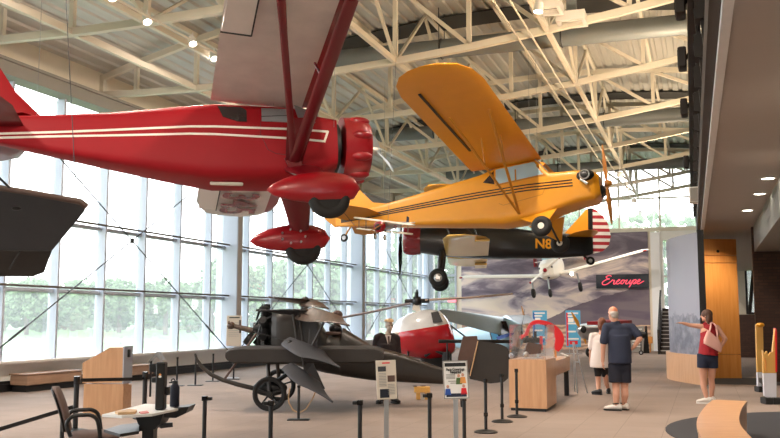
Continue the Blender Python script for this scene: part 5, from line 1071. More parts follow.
# ---- stanchions
def stanchion(px, ytop, base, label, kind, group, r=.022):
    """base: floor pixel row, or None with a post .73 m high"""
    if base: o = fl(px, base); h = im(px, ytop, wof(o)).z
    else:
        d = ray(px, ytop); h = .74; o = CAM + d * ((h - CAM.z) / d.z); o = Vector((o.x, o.y, 0))
    t = thing('stanchion_post', label, 'stanchion', (o.x, o.y, 0), YAW, group)
    MB().cyl((0, 0, .02), (0, 0, h), r, n=14).build('post', M['black'], t)
    if kind == 'flat': MB().bbox((-.17, -.10, 0), (.17, .10, .015), .004).build('base', M['black'], t)
    else: MB().lathe([(.001, 0), (.16, 0), (.165, .012), (.12, .03), (.03, .045), (.001, .045)], (0, 0, 0), (0, 0, 1), 28).build('base', M['black'], t)
    mb = MB()
    if kind == 'flat': mb.cyl((0, 0, h - .03), (0, 0, h + .01), r * 1.2, n=12)
    elif kind == 'clip': mb.bbox((-.03, -.03, h - .04), (.03, .03, h + .01), .005); MB().bbox((-.075, -.03, h - .035), (-.029, .03, h - .0), .005).build('belt_clip', M['black'], t)
    elif kind == 'clipr': mb.bbox((-.03, -.03, h - .04), (.03, .03, h + .01), .005); MB().bbox((.029, -.03, h - .035), (.075, .03, h - .0), .005).build('belt_clip', M['black'], t)
    else: mb.cyl((0, 0, h - .05), (0, 0, h + .005), r * 1.35, n=14); MB().cyl((0, 0, .22), (0, 0, .27), r * 1.4, n=12).build('collar', M['black_gloss'], t)
    mb.build('post_head', M['black_gloss'], t); return t
stanchion(205, 397, None, 'black stanchion post, leftmost of the short row in front of the rotorcraft', 'clipr', 'stanchions in front of the rotorcraft')
stanchion(271, 401.5, None, 'black stanchion post standing in front of the spoked wheel', 'clip', 'stanchions in front of the rotorcraft')
stanchion(360, 401, None, 'black stanchion post just left of the sign with two photographs', 'clip', 'stanchions in front of the rotorcraft')
stanchion(429.5, 394, None, 'black stanchion post between the two white signs', 'clip', 'stanchions in front of the rotorcraft')
stanchion(464, 396, None, 'black stanchion post just behind the face covering sign', 'round', 'stanchions in front of the rotorcraft', .02)
stanchion(486, 379, 432.5, 'black stanchion post with round base in front of the dark rudder', 'round', 'stanchions by the rudder')
stanchion(502.3, 374, 422, 'black stanchion post with round base between the rudder and the display case', 'round', 'stanchions by the rudder')
stanchion(517, 369, 417, 'black stanchion post touching the front of the display case pedestal', 'round', 'stanchions by the rudder')
stanchion(195.3, 355.5, 385.5, 'slim black stanchion post beside the upturned skid tip', 'flat', 'slim stanchions along the windows')
stanchion(212.8, 354, 381.5, 'slim black stanchion post under the windows behind the curved skid', 'flat', 'slim stanchions along the windows')
stanchion(233.5, 355, 379.5, 'slim black stanchion post below the plain framed sign', 'flat', 'slim stanchions along the windows')
stanchion(176.8, 357.5, 386, 'slim black stanchion post behind the dark blue bottle', 'flat', 'slim stanchions along the windows')
stanchion(298.5, 386, 420, 'slim black stanchion post under the dark rotor blades', 'flat', 'slim stanchions along the windows')
t = stanchion(447.3, 341, 375, 'black barrier post with a thick rail, in front of the white and red helicopter', 'flat', 'barrier by the helicopter')
w = wof(t.location); pz = Pose(t.location); MB().cyl(pz.p(438.5, 341.3, w) , pz.p(512, 341.5, w), .05, n=12).build('rail', M['black'], t)
# two thick posts with retractable belts at the entrance desk
a, c = fl(75, 431), fl(144, 418.5); b0 = None
for o, px, yt, lab, cap_ in ((a, 74.8, 377, 'thick black belt post standing behind the office chair', 1), (c, 144.2, 372.5, 'thick black belt post between the kiosk and the black tower', 0)):
    t = thing('belt_post', lab, 'stanchion', (o.x, o.y, 0), YAW, 'belt posts at the desk'); h = im(px, yt, wof(o)).z
    MB().cyl((0, 0, .02), (0, 0, h), .036, n=18).build('post', M['black'], t); MB().lathe([(.001, 0), (.17, 0), (.175, .015), (.05, .04), (.001, .04)], (0, 0, 0), (0, 0, 1), 28).build('base', M['black'], t); MB().cyl((0, 0, h - .1), (0, 0, h + .01), .045, n=18).build('post_head', M['black_gloss'], t)
    if cap_:
        pz = Pose((o.x, o.y, 0)); p1 = pz.w(Vector((c.x, c.y, 0))); h2 = im(144.2, 376.5, wof(c)).z; MB().bar((.05, 0, h - .045), (p1.x - .05, p1.y, h2 - .035), .006, .05).build('belt', M['black'], t); MB().bar((-.04, 0, .33), pz.p(-6, 431, wof(o) - .6), .006, .055).build('lower_belt', M['black'], t)

# ---- signs on posts
def sign(x0, y0, x1, y1, px, tilt, label, fill):
    h = .98; yb = y1; d = ray(px, (y0 + y1) / 2); o = CAM + d * ((h - CAM.z) / d.z); W = wof(o); t = thing('floor_sign', label, 'sign', (o.x, o.y, 0), YAW); ps = Pose((o.x, o.y, 0)); a, c = ps.p(x0, y0, W), ps.p(x1, y1, W)
    wd, hg = (c.x - a.x), (a.z - c.z); rot = Euler((R(-14), 0, 0)); cz = (a.z + c.z) / 2; cx = (a.x + c.x) / 2
    b_ = MB().bbox((-wd / 2, -.008, -hg / 2), (wd / 2, .008, hg / 2), .004).build('sign_board', M['sign_stock'] if fill == 'photos' else M['paper'], t, loc=(cx, 0, cz), rot=(R(-12), R(tilt), 0))
    MB().bar((cx - .0, .03, 0), (cx, .03, cz - hg * .2), .045, .03, up=(0, 1, 0)).build('post', M['alu'], t); MB().bbox((cx - .16, -.12, 0), (cx + .16, .18, .02), .005).build('base', M['alu'], t)
    y = -.0085
    def bx(name, m, *rects):
        mb = MB()
        for u0, v0, u1, v1 in rects: mb.box(((u0 - .5) * wd, y - .003, (.5 - v1) * hg), ((u1 - .5) * wd, y + .001, (.5 - v0) * hg))
        return mb.build(name, m, b_)
    if fill == 'photos':
        bx('photograph', M['canvas_grey'], (.10, .16, .50, .29)); bx('photograph', M['leather'], (.56, .40, .92, .56)); bx('photograph', M['navy_dark'], (.16, .74, .62, .96)); bx('title', M['toy_red'], (.32, .06, .7, .09))
        bx('printed_text', M['soffit_grey'], *[(.14, .33 + .04 * k, .5, .345 + .04 * k) for k in range(9)], *[(.56, .62 + .04 * k, .9, .635 + .04 * k) for k in range(7)])
    else:
        bx('sign_edge', M['soffit_grey'], (.0, .0, 1, .025), (0, .975, 1, 1), (0, 0, .04, 1), (.96, 0, 1, 1))
        bx('heading_band', M['black'], (.08, .06, .92, .155)); bx('footer_band', M['navy'], (.10, .86, .90, .95))
        text_part('lettering', 'Face Coverings', M['black'], b_, (0, y - .003, hg * .265), (1, 0, 0), (0, 0, 1), .036, sx=.78, bold=.0008); text_part('lettering', 'Required', M['black'], b_, (0, y - .003, hg * .195), (1, 0, 0), (0, 0, 1), .036, sx=.78, bold=.0008)
        bx('printed_text', M['soffit_grey'], *[(.12, .36 + .035 * k, .48, .375 + .035 * k) for k in range(4)], (.2, .53, .8, .55), (.28, .58, .68, .6))
        for u, v, mm in ((.62, .40, 'lawn'), (.78, .38, 'orange_wood'), (.17, .68, 'blue_trim'), (.80, .67, 'toy_red')):
            mb = MB(); mb.ell(((u - .5) * wd, y - .002, (.5 - v) * hg), (.014, .004, .016), 10, 6); mb.build('cartoon_head', M['skin'], b_); mb = MB(); mb.prism([((u - .5) * wd - .022, y - .003, (.5 - v) * hg - .02), ((u - .5) * wd + .022, y - .003, (.5 - v) * hg - .02), ((u - .5) * wd + .03, y - .003, (.5 - v) * hg - .08), ((u - .5) * wd - .03, y - .003, (.5 - v) * hg - .08)], (0, .004, 0)); mb.build('cartoon_body', M[mm], b_)
    return t
sign(376.3, 360, 396.5, 399.5, 387, -2.5, 'beige information sign with three photographs on a slim grey post', 'photos')
sign(443, 360.5, 468.5, 399, 455.5, -1.5, 'white sign about face coverings with a dark heading, on a slim grey post', 'masks')
# plain sign by the windows
o = fl(234, 379.5); W = wof(o) + .5; o = im(234, 330, W); t = thing('framed_sign', 'plain pale framed sign standing by the windows behind the engine', 'sign', (o.x, o.y, 0), YAW); ps = Pose((o.x, o.y, 0)); a, c = ps.p(226.8, 315.5, W), ps.p(241.2, 346, W)
MB().bbox((a.x, -.015, c.z), (c.x, .015, a.z), .006).build('sign_board', M['sign_stock'], t); MB().box((a.x + .07, -.02, a.z - .07), (c.x - .05, -.0155, a.z - .04)).build('title', M['black'], t); mb = MB()
for k in range(8): mb.box((a.x + .06, -.019, a.z - .2 - .05 * k), (c.x - .06, -.0155, a.z - .19 - .05 * k))
mb.build('printed_text', M['soffit_grey'], t); MB().cyl((.0, .03, 0), (0, .03, c.z + .1), .02, n=8).lathe([(.16, 0), (.16, .02), (.02, .03)], (0, .03, 0), (0, 0, 1), 20).build('post', M['alu'], t)
# yellow wooden block toy on the floor
o = fl(422, 399.5); W = wof(o); ps = Pose((o.x, o.y, 0)); P = ps.p; t = thing('wooden_crate', 'small yellow wooden block frame on the floor between the two signs', 'box', ps.loc, ps.rot); a, c = P(414, 386, W), P(430, 399, W); a.z -= c.z; c.z = 0
mb = MB(); mb.bbox((a.x, -.06, a.z * .55), (c.x, .08, a.z), .01); mb.build('top_block', M['yellow_board'], t); MB().bbox((a.x + .04, -.06, 0), (a.x + .12, .08, a.z * .55), .008).build('side_block', M['yellow_board'], t); MB().bbox((c.x - .1, -.06, 0), (c.x - .02, .08, a.z * .55), .008).build('side_block', M['yellow_board'], t); MB().box((a.x + .13, .0, 0), (c.x - .11, .05, a.z * .5)).build('backing', M['paper'], t)
mb = MB(); mb.ell((a.x + .02, -.03, a.z + .012), (.05, .05, .012), 10, 6); mb.ell((0.02, .0, a.z + .012), (.07, .04, .012), 10, 6); mb.build('top_knob', M['leather'], t)

# ---- desk, tower, bottle, chair at lower left
W = 8.2; o = im(148, 430, W); ps = Pose((o.x, o.y, 0)); P = ps.p; zd = .76
dk2 = thing('height_adjustable_desk', 'small white-topped desk on a black column with trays, beside the office chair', 'desk', ps.loc, ps.rot)
tp = [ps.f(103, 415.5, zd), ps.f(149, 403.5, zd), ps.f(186, 405.5, zd), ps.f(158, 413, zd), ps.f(132, 415.5, zd)]
tp = [ps.f(102, 414.5, zd), ps.f(145, 403.8, zd), ps.f(172, 404.5, zd), ps.f(186, 406.5, zd), ps.f(152, 414, zd), ps.f(122, 415.8, zd)]
MB().prism(tp, (0, 0, -.02)).build('desk_top', M['paper'], dk2)
mb = MB(); a, c = ps.f(166, 410.5, zd), ps.f(188.5, 406.8, zd); mb.prism([P(164, 409, W), P(189, 406.5, W), P(186, 413, W), P(176, 418, W), P(164, 417.5, W)], (0, .28, 0)); mb.build('side_tray', M['black'], dk2)
mb = MB(); mb.prism([P(135, 415.5, W), P(163, 414, W), P(160, 424, W), P(155, 429, W), P(143, 430, W), P(138, 424, W)], (0, .3, 0)); c = P(150, 425, W + .15); mb.bar((c.x, c.y, .03), (c.x, c.y, c.z), .10, .14, up=(0, 1, 0)); mb.bbox((c.x - .32, c.y - .28, 0), (c.x + .32, c.y + .28, .03), .01); mb.build('column', M['black'], dk2)
zk = .60; MB().prism([ps.f(104, 429.5, zk), ps.f(122, 424.5, zk), ps.f(139, 422.5, zk), ps.f(139, 431, zk), ps.f(120, 434, zk)], (0, 0, -.025)).build('keyboard_tray', M['black'], dk2)
MB().bar(P(138, 429, W + .1), P(145, 427, W + .1), .06, .05).build('tray_arm', M['black'], dk2); MB().bar(P(160, 426, W + .15), P(172, 424.5, W + .2), .05, .04).build('tray_arm', M['black'], dk2)
def at(x, y, z): return fl(x, y, z)
def rest(x, y): p = fl(x, y, zd + .004); return p
o = rest(160.5, 409.5); t = thing('scanner_tower', 'upright black scanner tower with an orange mark standing on the white desk', 'scanner', o, YAW); k = wof(o) / FPX
MB().bbox((-4.3 * k, -.05, 0), (4.3 * k, .06, 46 * k), .008).build('tower_body', M['black'], t); mb = MB(); mb.lathe([(.011, 0), (.011, .004)], (0, -.051, 34 * k), (0, 1, 0), 14); mb.build('orange_mark', M['orange_wood'], t); MB().ell((.0, -.051, 32.2 * k), (.014, .004, .010), 10, 6).build('white_mark', M['paper'], t)
mb = MB(); mb.bbox((-13 * k, .02, 36 * k), (-5 * k, .09, 44 * k), .006); mb.bbox((-10 * k, .0, 26 * k), (-4 * k, .06, 31 * k), .006); mb.bar((-12 * k, .05, 12 * k), (-12 * k, .05, 47 * k), .015, .015, up=(0, 1, 0)); mb.bbox((5 * k, -.02, 14 * k), (8 * k, .04, 22 * k), .004); mb.build('bracket', M['black'], t)
mb = MB(); mb.prism([(-14 * k, 0, 45 * k), (-13 * k, 0, 47 * k), (-5.5 * k, 0, 56 * k), (1 * k, 0, 48 * k), (-1 * k, 0, 47 * k), (-5.5 * k, 0, 52 * k)], (0, .12, 0)); mb.build('angled_head', M['alu'], t)
o = rest(174.5, 406.5); t = thing('water_bottle', 'dark navy water bottle with black lid standing on the desk', 'bottle', o, YAW); k = wof(o) / FPX
MB().lathe([(.001, 0), (4.4 * k, 0), (4.6 * k, .006), (4.6 * k, 18 * k), (3.4 * k, 21 * k), (2.6 * k, 22 * k), (.001, 22 * k)], (0, 0, 0), (0, 0, 1), 24).build('bottle_body', M['navy_dark'], t); mb = MB(); mb.lathe([(2.9 * k, 22 * k), (2.9 * k, 25 * k), (.001, 25 * k)], (0, 0, 0), (0, 0, 1), 20); mb.torus((-2 * k, 0, 25 * k), (0, 1, 0), 1.8 * k, .6 * k, 14, 6); mb.bbox((-6 * k, -.01, 22.6 * k), (-1 * k, .01, 24 * k), .003); mb.build('lid', M['black'], t)
M['card'] = mat('card', (214, 176, 132), .7); M['pink_paper'] = mat('pink_paper', (226, 140, 136), .6)
for pts, mm, nm, lab, th in (([(115, 413.5), (129, 411.2), (137, 411.8), (135, 414), (118, 415)], 'card', 'folder', 'tan paper folder lying on the white desk', .02), ([(139, 412.6), (147, 411.6), (149, 413.2), (141, 414)], 'pink_paper', 'pink_pad', 'small pink notepad lying on the white desk by the tower', .008)):
    p = [fl(x, y, zd + .0015) for x, y in pts]; c = sum(p, Vector()) / len(p); tag(MB().prism([q - c for q in p], (0, 0, th)).build(nm, M[mm], loc=c), lab, nm.split('_')[-1])
# office chair, facing right
Wc = 8.75; o = im(70, 430, Wc); ps = Pose((o.x, o.y, 0)); P = ps.p; ch = thing('office_chair', 'brown-grey fabric office chair with black looped armrests facing the desk', 'chair', ps.loc, (0, 0, YAW + R(17)))
mb = MB(); rs = []
prof = cat([(56.5, 386.5, .10), (59, 392, .20), (62.5, 402, .235), (65.5, 413, .235), (67.5, 423, .22), (68, 430, .17)], 4)
for x, y, hw in prof: c = P(x, y, Wc); rs.append([(c.x + .035 * math.sin(2 * PI * i / 20) - .0, hw * math.copysign(abs(math.cos(2 * PI * i / 20)) ** .7, math.cos(2 * PI * i / 20)), c.z) for i in range(20)])
MB().loft(rs).build('backrest', M['chair_fabric'], ch, angle=60)
mb = MB(); rs = []
for x, y, hw in [(q[0] - 3.2, q[1], q[2] * .97) for q in prof[2:]]: c = P(x, y, Wc); rs.append([(c.x + .02 * math.sin(2 * PI * i / 16), hw * math.copysign(abs(math.cos(2 * PI * i / 16)) ** .7, math.cos(2 * PI * i / 16)), c.z) for i in range(16)])
MB().loft(rs).build('back_shell', M['black'], ch, angle=60)
zs = .47; xa, xb = P(69, 430, Wc).x, P(118, 430, Wc).x; mb = MB(); rs = []
for z, k in ((zs - .08, .86), (zs - .05, .97), (zs - .02, 1), (zs, .95), (zs + .012, .7)): rs.append([((xa + xb) / 2 + (xb - xa) / 2 * k * math.copysign(abs(math.cos(2 * PI * i / 28)) ** .55, math.cos(2 * PI * i / 28)), .25 * k * math.copysign(abs(math.sin(2 * PI * i / 28)) ** .55, math.sin(2 * PI * i / 28)), z) for i in range(28)])
MB().loft(rs).build('seat', M['chair_fabric'], ch, angle=60)
for dy, dx in ((-.26, 0), (.26, -.02)):
    az = P(80, 415.5, Wc - .25).z; xl_, xr_ = P(70.5, 415, Wc).x, P(97, 415, Wc).x
    MB().tube(cat([(xl_ + dx + .02, dy, zs + .0), (xl_ + dx - .02, dy, az - .08), (xl_ + dx + .03, dy, az - .01), ((xl_ + xr_) / 2, dy, az), (xr_ - .06, dy, az - .005), (xr_ + .0, dy, az - .06), (xr_ + .03, dy, zs - .04)], 4), .019, 8).build('armrest', M['black'], ch)
cx = (xa + xb) / 2; mb = MB(); mb.cyl((cx, 0, .1), (cx, 0, zs - .08), .03, n=12); mb.bbox((cx - .12, -.1, zs - .11), (cx + .12, .1, zs - .08), .01)
for k in range(5): a = 2 * PI * k / 5; mb.bar((cx, 0, .11), (cx + .29 * math.cos(a), .29 * math.sin(a), .075), .045, .03); mb.ell((cx + .29 * math.cos(a), .29 * math.sin(a), .03), (.03, .03, .03), 10, 6)
mb.bar((P(64, 432, Wc).x, 0, zs - .09), (cx, 0, zs - .095), .06, .02); mb.tube([(P(67, 430, Wc).x - .04, 0, zs - .09), (P(62.5, 430, Wc).x, 0, zs - .02), (P(63, 418, Wc).x, 0, zs + .15)], .02, 8); mb.build('pedestal_base', M['black'], ch)

# ---- lamps
def spot_head(px, py, zz, label, aim, group, r=.085, on=12.0):
    p = fl(px, py, zz); t = thing('track_spotlight', label, 'spotlight', p, 0, group); d = Vector(aim).normalized()
    MB().lathe([(.03, -.14), (r * .8, -.12), (r, 0), (r, .06), (r * .9, .06), (r * .85, 0), (.001, -.02)], (0, 0, 0), d, 22).build('lamp_can', M['lamp_white'], t); MB().lathe([(r * .8, .02), (r * .8, .03), (.001, .03)], (0, 0, 0), d, 20).build('lamp_lens', M['lamp_glow'], t)
    zr = max(zb(p.x) - .03, p.z + .12); MB().cyl((0, 0, .05), (0, 0, zr - p.z), .015, n=8).build('hanging_stem', M['lamp_white'], t); return p
spots = []
for i, (x, y, ww) in enumerate(((147, 20, 'first along the ceiling track near the red tail'), (192.5, 42, 'brightest on the ceiling track above the red fuselage'), (214, 57, 'right against the edge of the white wing'))):
    spots.append(spot_head(x, y, 6.98, 'white track spotlight under the left trusses, ' + ww, (.5, -.35, -1), 'spotlights on the left track'))
spots.append(spot_head(112, -4, 6.98, 'white track spotlight cut by the top edge of the view, nearest on the left track', (.5, -.3, -1), 'spotlights on the left track'))
spots.append(spot_head(538.5, 9, 7.35, 'round white lamp hanging under the truss above the yellow wing', (-.1, -.1, -1), 'lamps on the middle track', .10))
for x, y, ww in ((620, 175, 'topmost'), (627, 190, 'second from top'), (634, 201, 'third from top'), (640, 213, 'fourth from top'), (654, 226, 'lowest')):
    spots.append(spot_head(x, y, 7.0, ww + ' of the small bright spotlights seen against the far high window', (-.2, .3, -1), 'lamps on the middle track', .12))
for x, y in ((768, 178), (759.5, 193.5), (747.5, 210)):
    p = fl(x, y, 3.895); t = thing('recessed_downlight', 'round recessed downlight in the gallery ceiling, ' + {768: 'nearest of the three', 759.5: 'middle of the three', 747.5: 'farthest of the three'}[x], 'downlight', p, 0, 'gallery downlights')
    MB().lathe([(.13, 0), (.13, -.012), (.10, -.014), (.10, 0)], (0, 0, 0), (0, 0, 1), 28).build('trim_ring', M['lamp_white'], t); MB().lathe([(.10, -.004), (.10, -.008), (.001, -.008)], (0, 0, 0), (0, 0, 1), 24).build('ceiling_lens', M['lamp_glow'], t); spots.append(p)
for i, (y, yy) in enumerate(((11.0, 8), (13.4, 62), (16.6, 121), (22.5, 0))):
    t = thing('floodlight', 'dark box floodlight on the gallery rail, ' + ('nearest', 'second from the top of the view', 'third from the top of the view', 'farthest')[i], 'floodlight', (gx(y) - .30, y, 5.30), (0, 0, 0), 'box floodlights on the gallery rail')
    MB().bbox((-.06, -.16, -.15), (.06, .16, .15), .015).build('lamp_box', M['rail_dark'], t); MB().bar((.05, 0, 0), (.12, 0, .12), .04, .04).build('mount_bracket', M['rail_dark'], t); MB().box((-.065, -.12, -.11), (-.06, .12, .11)).build('front_glass', M['window_dark'], t)
p = im(705, 201, 18.5); t = thing('wall_speaker', 'small white box speaker fixed to the gallery edge', 'speaker', (gx(p.y) - .13, p.y, 4.12)); MB().bbox((-.14, -.12, -.17), (.06, .12, .17), .02).build('speaker_box', M['lamp_white'], t); MB().box((-.11, -.124, -.14), (.04, -.12, .14)).build('mount_grille', M['soffit_grey'], t)
for i, (x, y) in enumerate(((541, 12), (566, 24))):
    p = fl(x + 6, y, 7.75); t = thing('air_vent', 'white square ceiling air vent above the yellow wing, ' + ('upper one', 'lower one')[i], 'vent', p, 0, 'ceiling air vents'); mb = MB(); mb.box((-.3, -.3, .0), (.3, -.22, .2)); mb.box((-.3, .22, 0), (.3, .3, .2)); mb.box((-.3, -.22, 0), (-.22, .22, .2)); mb.box((.22, -.22, 0), (.3, .22, .2)); mb.build('vent_frame', M['lamp_white'], t); mb = MB(); mb.box((-.22, -.22, .1), (.22, .22, .14))
    mb.build('backing', M['black'], t); mb = MB()
    for k in range(4): mb.bar((-.22, -.16 + .1 * k, .05), (.22, -.16 + .1 * k, .05), .04, .01)
    mb.build('vent_slats', M['lamp_white'], t); MB().bar((0, 0, .14), (0, 0, zt(p.x) + .1 - p.z), .2, .2, up=(0, 1, 0)).build('ceiling_mount', M['duct'], t)
# ================================================================== PEOPLE
def skinned(mb, name, m, parent, vox=.012, it=4):
    o = mb.build(name, m, parent, angle=180)
    r = o.modifiers.new('merge', 'REMESH'); r.mode = 'VOXEL'; r.voxel_size = vox; r.use_smooth_shade = True
    s = o.modifiers.new('relax', 'SMOOTH'); s.factor = .5; s.iterations = it
    return o
def limb(mb, pts, rr, n=12):
    for a, b2, r0, r1 in zip(pts[:-1], pts[1:], rr[:-1], rr[1:]): mb.cap(a, b2, r0, r1, n)
def hand(mb, wrist, d, palm_n, s=1.0, curl=.35):
    d = Vector(d).normalized(); n = Vector(palm_n); n = (n - d * n.dot(d)).normalized(); sd = n.cross(d); rot = Matrix((sd, d, n)).transposed()
    mb.ell(wrist + d * .05 * s, (.040 * s, .055 * s, .018 * s), 12, 8, M=rot)
    for k, (o, L) in enumerate(((-.030, .066), (-.010, .078), (.011, .072), (.030, .056))):
        a = wrist + d * .088 * s + sd * o * s; b2 = a + (d * math.cos(curl) + n * math.sin(curl)) * L * .5 * s; c = b2 + (d * math.cos(curl * 2.2) + n * math.sin(curl * 2.2)) * L * .5 * s
        mb.cap(wrist + d * .05 * s + sd * o * .8 * s, a, .010 * s, .0095 * s, 8); mb.cap(a, b2, .0095 * s, .009 * s, 8); mb.cap(b2, c, .009 * s, .0075 * s, 8)
    t0 = wrist + d * .025 * s - sd * .028 * s; t1 = t0 + (d * .7 - sd * .6 + n * .25).normalized() * .04 * s; t2 = t1 + (d * .95 - sd * .1 + n * .2).normalized() * .032 * s
    mb.cap(t0, t1, .013 * s, .011 * s, 8); mb.cap(t1, t2, .011 * s, .008 * s, 8)
def head(mb, c, face, up=Vector((0, 0, 1)), s=1.0):
    """skull, jaw, brow, nose, mouth and ears; face = direction the person looks"""
    f = Vector(face); f = (f - up * f.dot(up)).normalized(); sd = f.cross(up); rot = Matrix((sd, f, up)).transposed(); L = lambda x, y, z: c + (sd * x + f * y + up * z) * s
    mb.ell(L(0, -.01, .03), (.074 * s, .092 * s, .088 * s), 18, 12, M=rot); mb.ell(L(0, .018, -.045), (.056 * s, .066 * s, .068 * s), 16, 10, M=rot)
    mb.cap(L(0, .082, .012), L(0, .104, -.026), .010 * s, .015 * s, 8); mb.ell(L(0, .07, -.062), (.026 * s, .014 * s, .010 * s), 10, 6, M=rot); mb.ell(L(0, .06, -.098), (.024 * s, .02 * s, .018 * s), 10, 6, M=rot)
    for k in (-1, 1): mb.ell(L(.074 * k, -.005, -.01), (.010 * s, .022 * s, .032 * s), 10, 6, M=rot); mb.ell(L(.03 * k, .078, .026), (.022 * s, .012 * s, .008 * s), 8, 6, M=rot)
    return L, rot
def eyes(parent, L, s=1.0):
    mb = MB()
    for k in (-1, 1): mb.ell(L(.030 * k, .081, .006), (.013 * s, .009 * s, .009 * s), 10, 6)
    return mb.build('eyes', M['window_dark'], parent)
def shoe(parent, ankle, d, m, L=.27, sole='paper'):
    d = Vector(d); d.z = 0; d.normalize(); sd = Vector((-d.y, d.x, 0)); rs = []
    for t, w, h in ((-.30, .030, .06), (-.26, .038, .10), (-.05, .042, .11), (.2, .045, .085), (.5, .05, .062), (.66, .044, .05), (.72, .02, .03)):
        c = Vector((ankle.x, ankle.y, 0)) + d * (t * L); rs.append([c + sd * (w * math.cos(2 * PI * i / 16)) + Vector((0, 0, .022 + h * .5 + h * .5 * math.sin(2 * PI * i / 16))) for i in range(16)])
    o = MB().loft(rs).build('shoe', m, parent, angle=60); rs2 = []
    for z in (.002, .028): rs2.append([Vector((ankle.x, ankle.y, z)) + d * (x * L) + sd * y for x, y in ((-.31, -.03), (-.31, .03), (-.05, .043), (.3, .05), (.6, .045), (.74, .0), (.6, -.045), (.3, -.05), (-.05, -.043))])
    MB().loft(rs2).build('sole', M[sole], o); return o
def skirtlike(rings, name, m, parent):
    """closed cloth shell from elliptical rings (centre, rx, ry)"""
    return MB().loft([[Vector(c) + Vector((rx * math.cos(2 * PI * i / 24), ry * math.sin(2 * PI * i / 24), 0)) for i in range(24)] for c, rx, ry in rings]).build(name, m, parent, angle=70)

# ---- man in navy shirt and shorts, seen from behind
o = fl(618.5, 410.5); W = wof(o); ps = Pose((o.x, o.y, 0)); P = lambda x, y, dy=0: ps.p(x, y, W) + Vector((0, dy, 0))
mn = thing('person', 'man in navy shirt and dark shorts standing with a hand on his hip', 'person', ps.loc, ps.rot)
face = Vector((-.45, .9, 0)); mb = MB(); L, rot = head(mb, P(612.8, 314, .0), face)
neck = P(616, 323); hipL, hipR = P(615, 368), P(624.5, 368); kL, kR = P(616, 388, .0), P(625, 388, .03); aL, aR = P(615.5, 406, -.06), P(624.5, 405, .05); aL.z = aR.z = .085
limb(mb, [L(0, -.01, -.06), neck, P(618, 333)], [.062, .065, .09]); mb.ell(P(619, 336), (.20, .125, .17)); mb.ell(P(619.5, 352), (.185, .13, .2)); mb.ell(P(620, 364), (.175, .125, .13))
sL, sR = P(606.5, 327), P(631.5, 327.5); eL, eR = P(603, 345, -.02), P(638.3, 338.5, -.10); hL, hR = P(603, 361, .02), P(632.5, 347.5, -.06)
limb(mb, [sL, eL, hL], [.06, .047, .032]); limb(mb, [sR, eR, hR], [.06, .047, .032]); hand(mb, hL, (.0, .1, -1), (1, 0, 0)); hand(mb, hR, (-.6, .35, -.5), (-.3, .6, .4), curl=.7)
limb(mb, [hipL, kL, P(615.5, 395, -.05), aL], [.095, .062, .062, .042]); limb(mb, [hipR, kR, P(625, 395, .0), aR], [.095, .062, .062, .042]); skinned(mb, 'body', M['skin'], mn)
mb = MB(); mb.ell(L(0, -.03, .012), (.080, .084, .06), 18, 12, M=rot); mb.ell(L(0, -.055, -.03), (.068, .05, .05), 14, 8, M=rot); skinned(mb, 'hair', M['hair_grey'], mn, .01); eyes(mn, L)
mb = MB(); mb.ell(L(0, -.012, .05), (.071, .089, .079), 18, 12, M=rot); skinned(mb, 'bald_crown', M['skin_red'], mn, .01)
mb = MB(); mb.ell(P(619, 335.5), (.225, .145, .17), 20, 12); mb.cyl(P(619, 335), P(620, 363.5), .19, .20, 24); mb.ell(P(619.8, 352), (.205, .15, .2), 20, 12); mb.ell(P(619, 328.5), (.19, .115, .085), 18, 10); limb(mb, [P(613, 327), sL, P(603.6, 341, -.02)], [.08, .078, .075]); limb(mb, [P(625, 327.5), sR, P(637.2, 335, -.07)], [.08, .078, .075]); mb.cyl(P(616, 326.5), P(615.5, 321), .085, .075, 16); skinned(mb, 'shirt', M['navy'], mn, .012, 14)
mb = MB()
for a, c in ((hipL, kL), (hipR, kR)): mb.cyl(a + Vector((0, 0, .08)), a.lerp(c, .72), .115, .118, 20)
mb.ell(P(620, 366), (.195, .14, .15), 20, 12); skinned(mb, 'shorts', M['navy_dark'], mn, .012)
for a, dd in ((aL, (-.9, .35, 0)), (aR, (-.6, .7, 0))):
    s = shoe(mn, a, dd, M['shoe_white'], .29, 'black'); MB().tube([a + Vector((-.06, .0, .03)), a + Vector((.0, -.055, .045)), a + Vector((.05, -.01, .03))], .012, 6).build('shoe_band', M['black'], s)

# ---- woman in a long white top, mid-step behind him
o = fl(600, 394.5); W = wof(o); ps = Pose((o.x, o.y, 0)); P = lambda x, y, dy=0: ps.p(x, y, W) + Vector((0, dy, 0))
w1_ = thing('person', 'woman in long white top and black cropped leggings beside the man', 'person', ps.loc, ps.rot)
mb = MB(); L, rot = head(mb, P(602, 323, 0), (.25, .95, 0), s=.94); hipL, hipR = P(597.5, 364), P(604, 364); kL, kR = P(598.2, 379, .0), P(607, 379, .12); aL, aR = P(597.5, 391.5, -.1), P(611, 391, .20); aL.z = .085; aR.z = .085
limb(mb, [L(0, 0, -.06), P(601, 333), P(600, 338)], [.05, .05, .08]); mb.ell(P(599.5, 342), (.165, .105, .15)); mb.ell(P(599.5, 352), (.14, .10, .17)); mb.ell(P(600, 362), (.165, .115, .13))
sL, sR = P(592.2, 336), P(607.3, 336); eL, eR = P(591, 350, .02), P(609, 349, .1); hL, hR = P(591, 361.5, .08), P(609.5, 360, .25); limb(mb, [sL, eL, hL], [.05, .038, .026]); limb(mb, [sR, eR, hR], [.05, .038, .026]); hand(mb, hL, (0, .2, -1), (1, 0, 0), .9); hand(mb, hR, (0, .3, -1), (-1, 0, 0), .9)
limb(mb, [hipL, kL, P(598, 384, -.03), aL], [.085, .055, .052, .034]); limb(mb, [hipR, kR, P(608, 384, .14), aR], [.085, .055, .052, .034]); skinned(mb, 'body', M['skin'], w1_); eyes(w1_, L, .94)
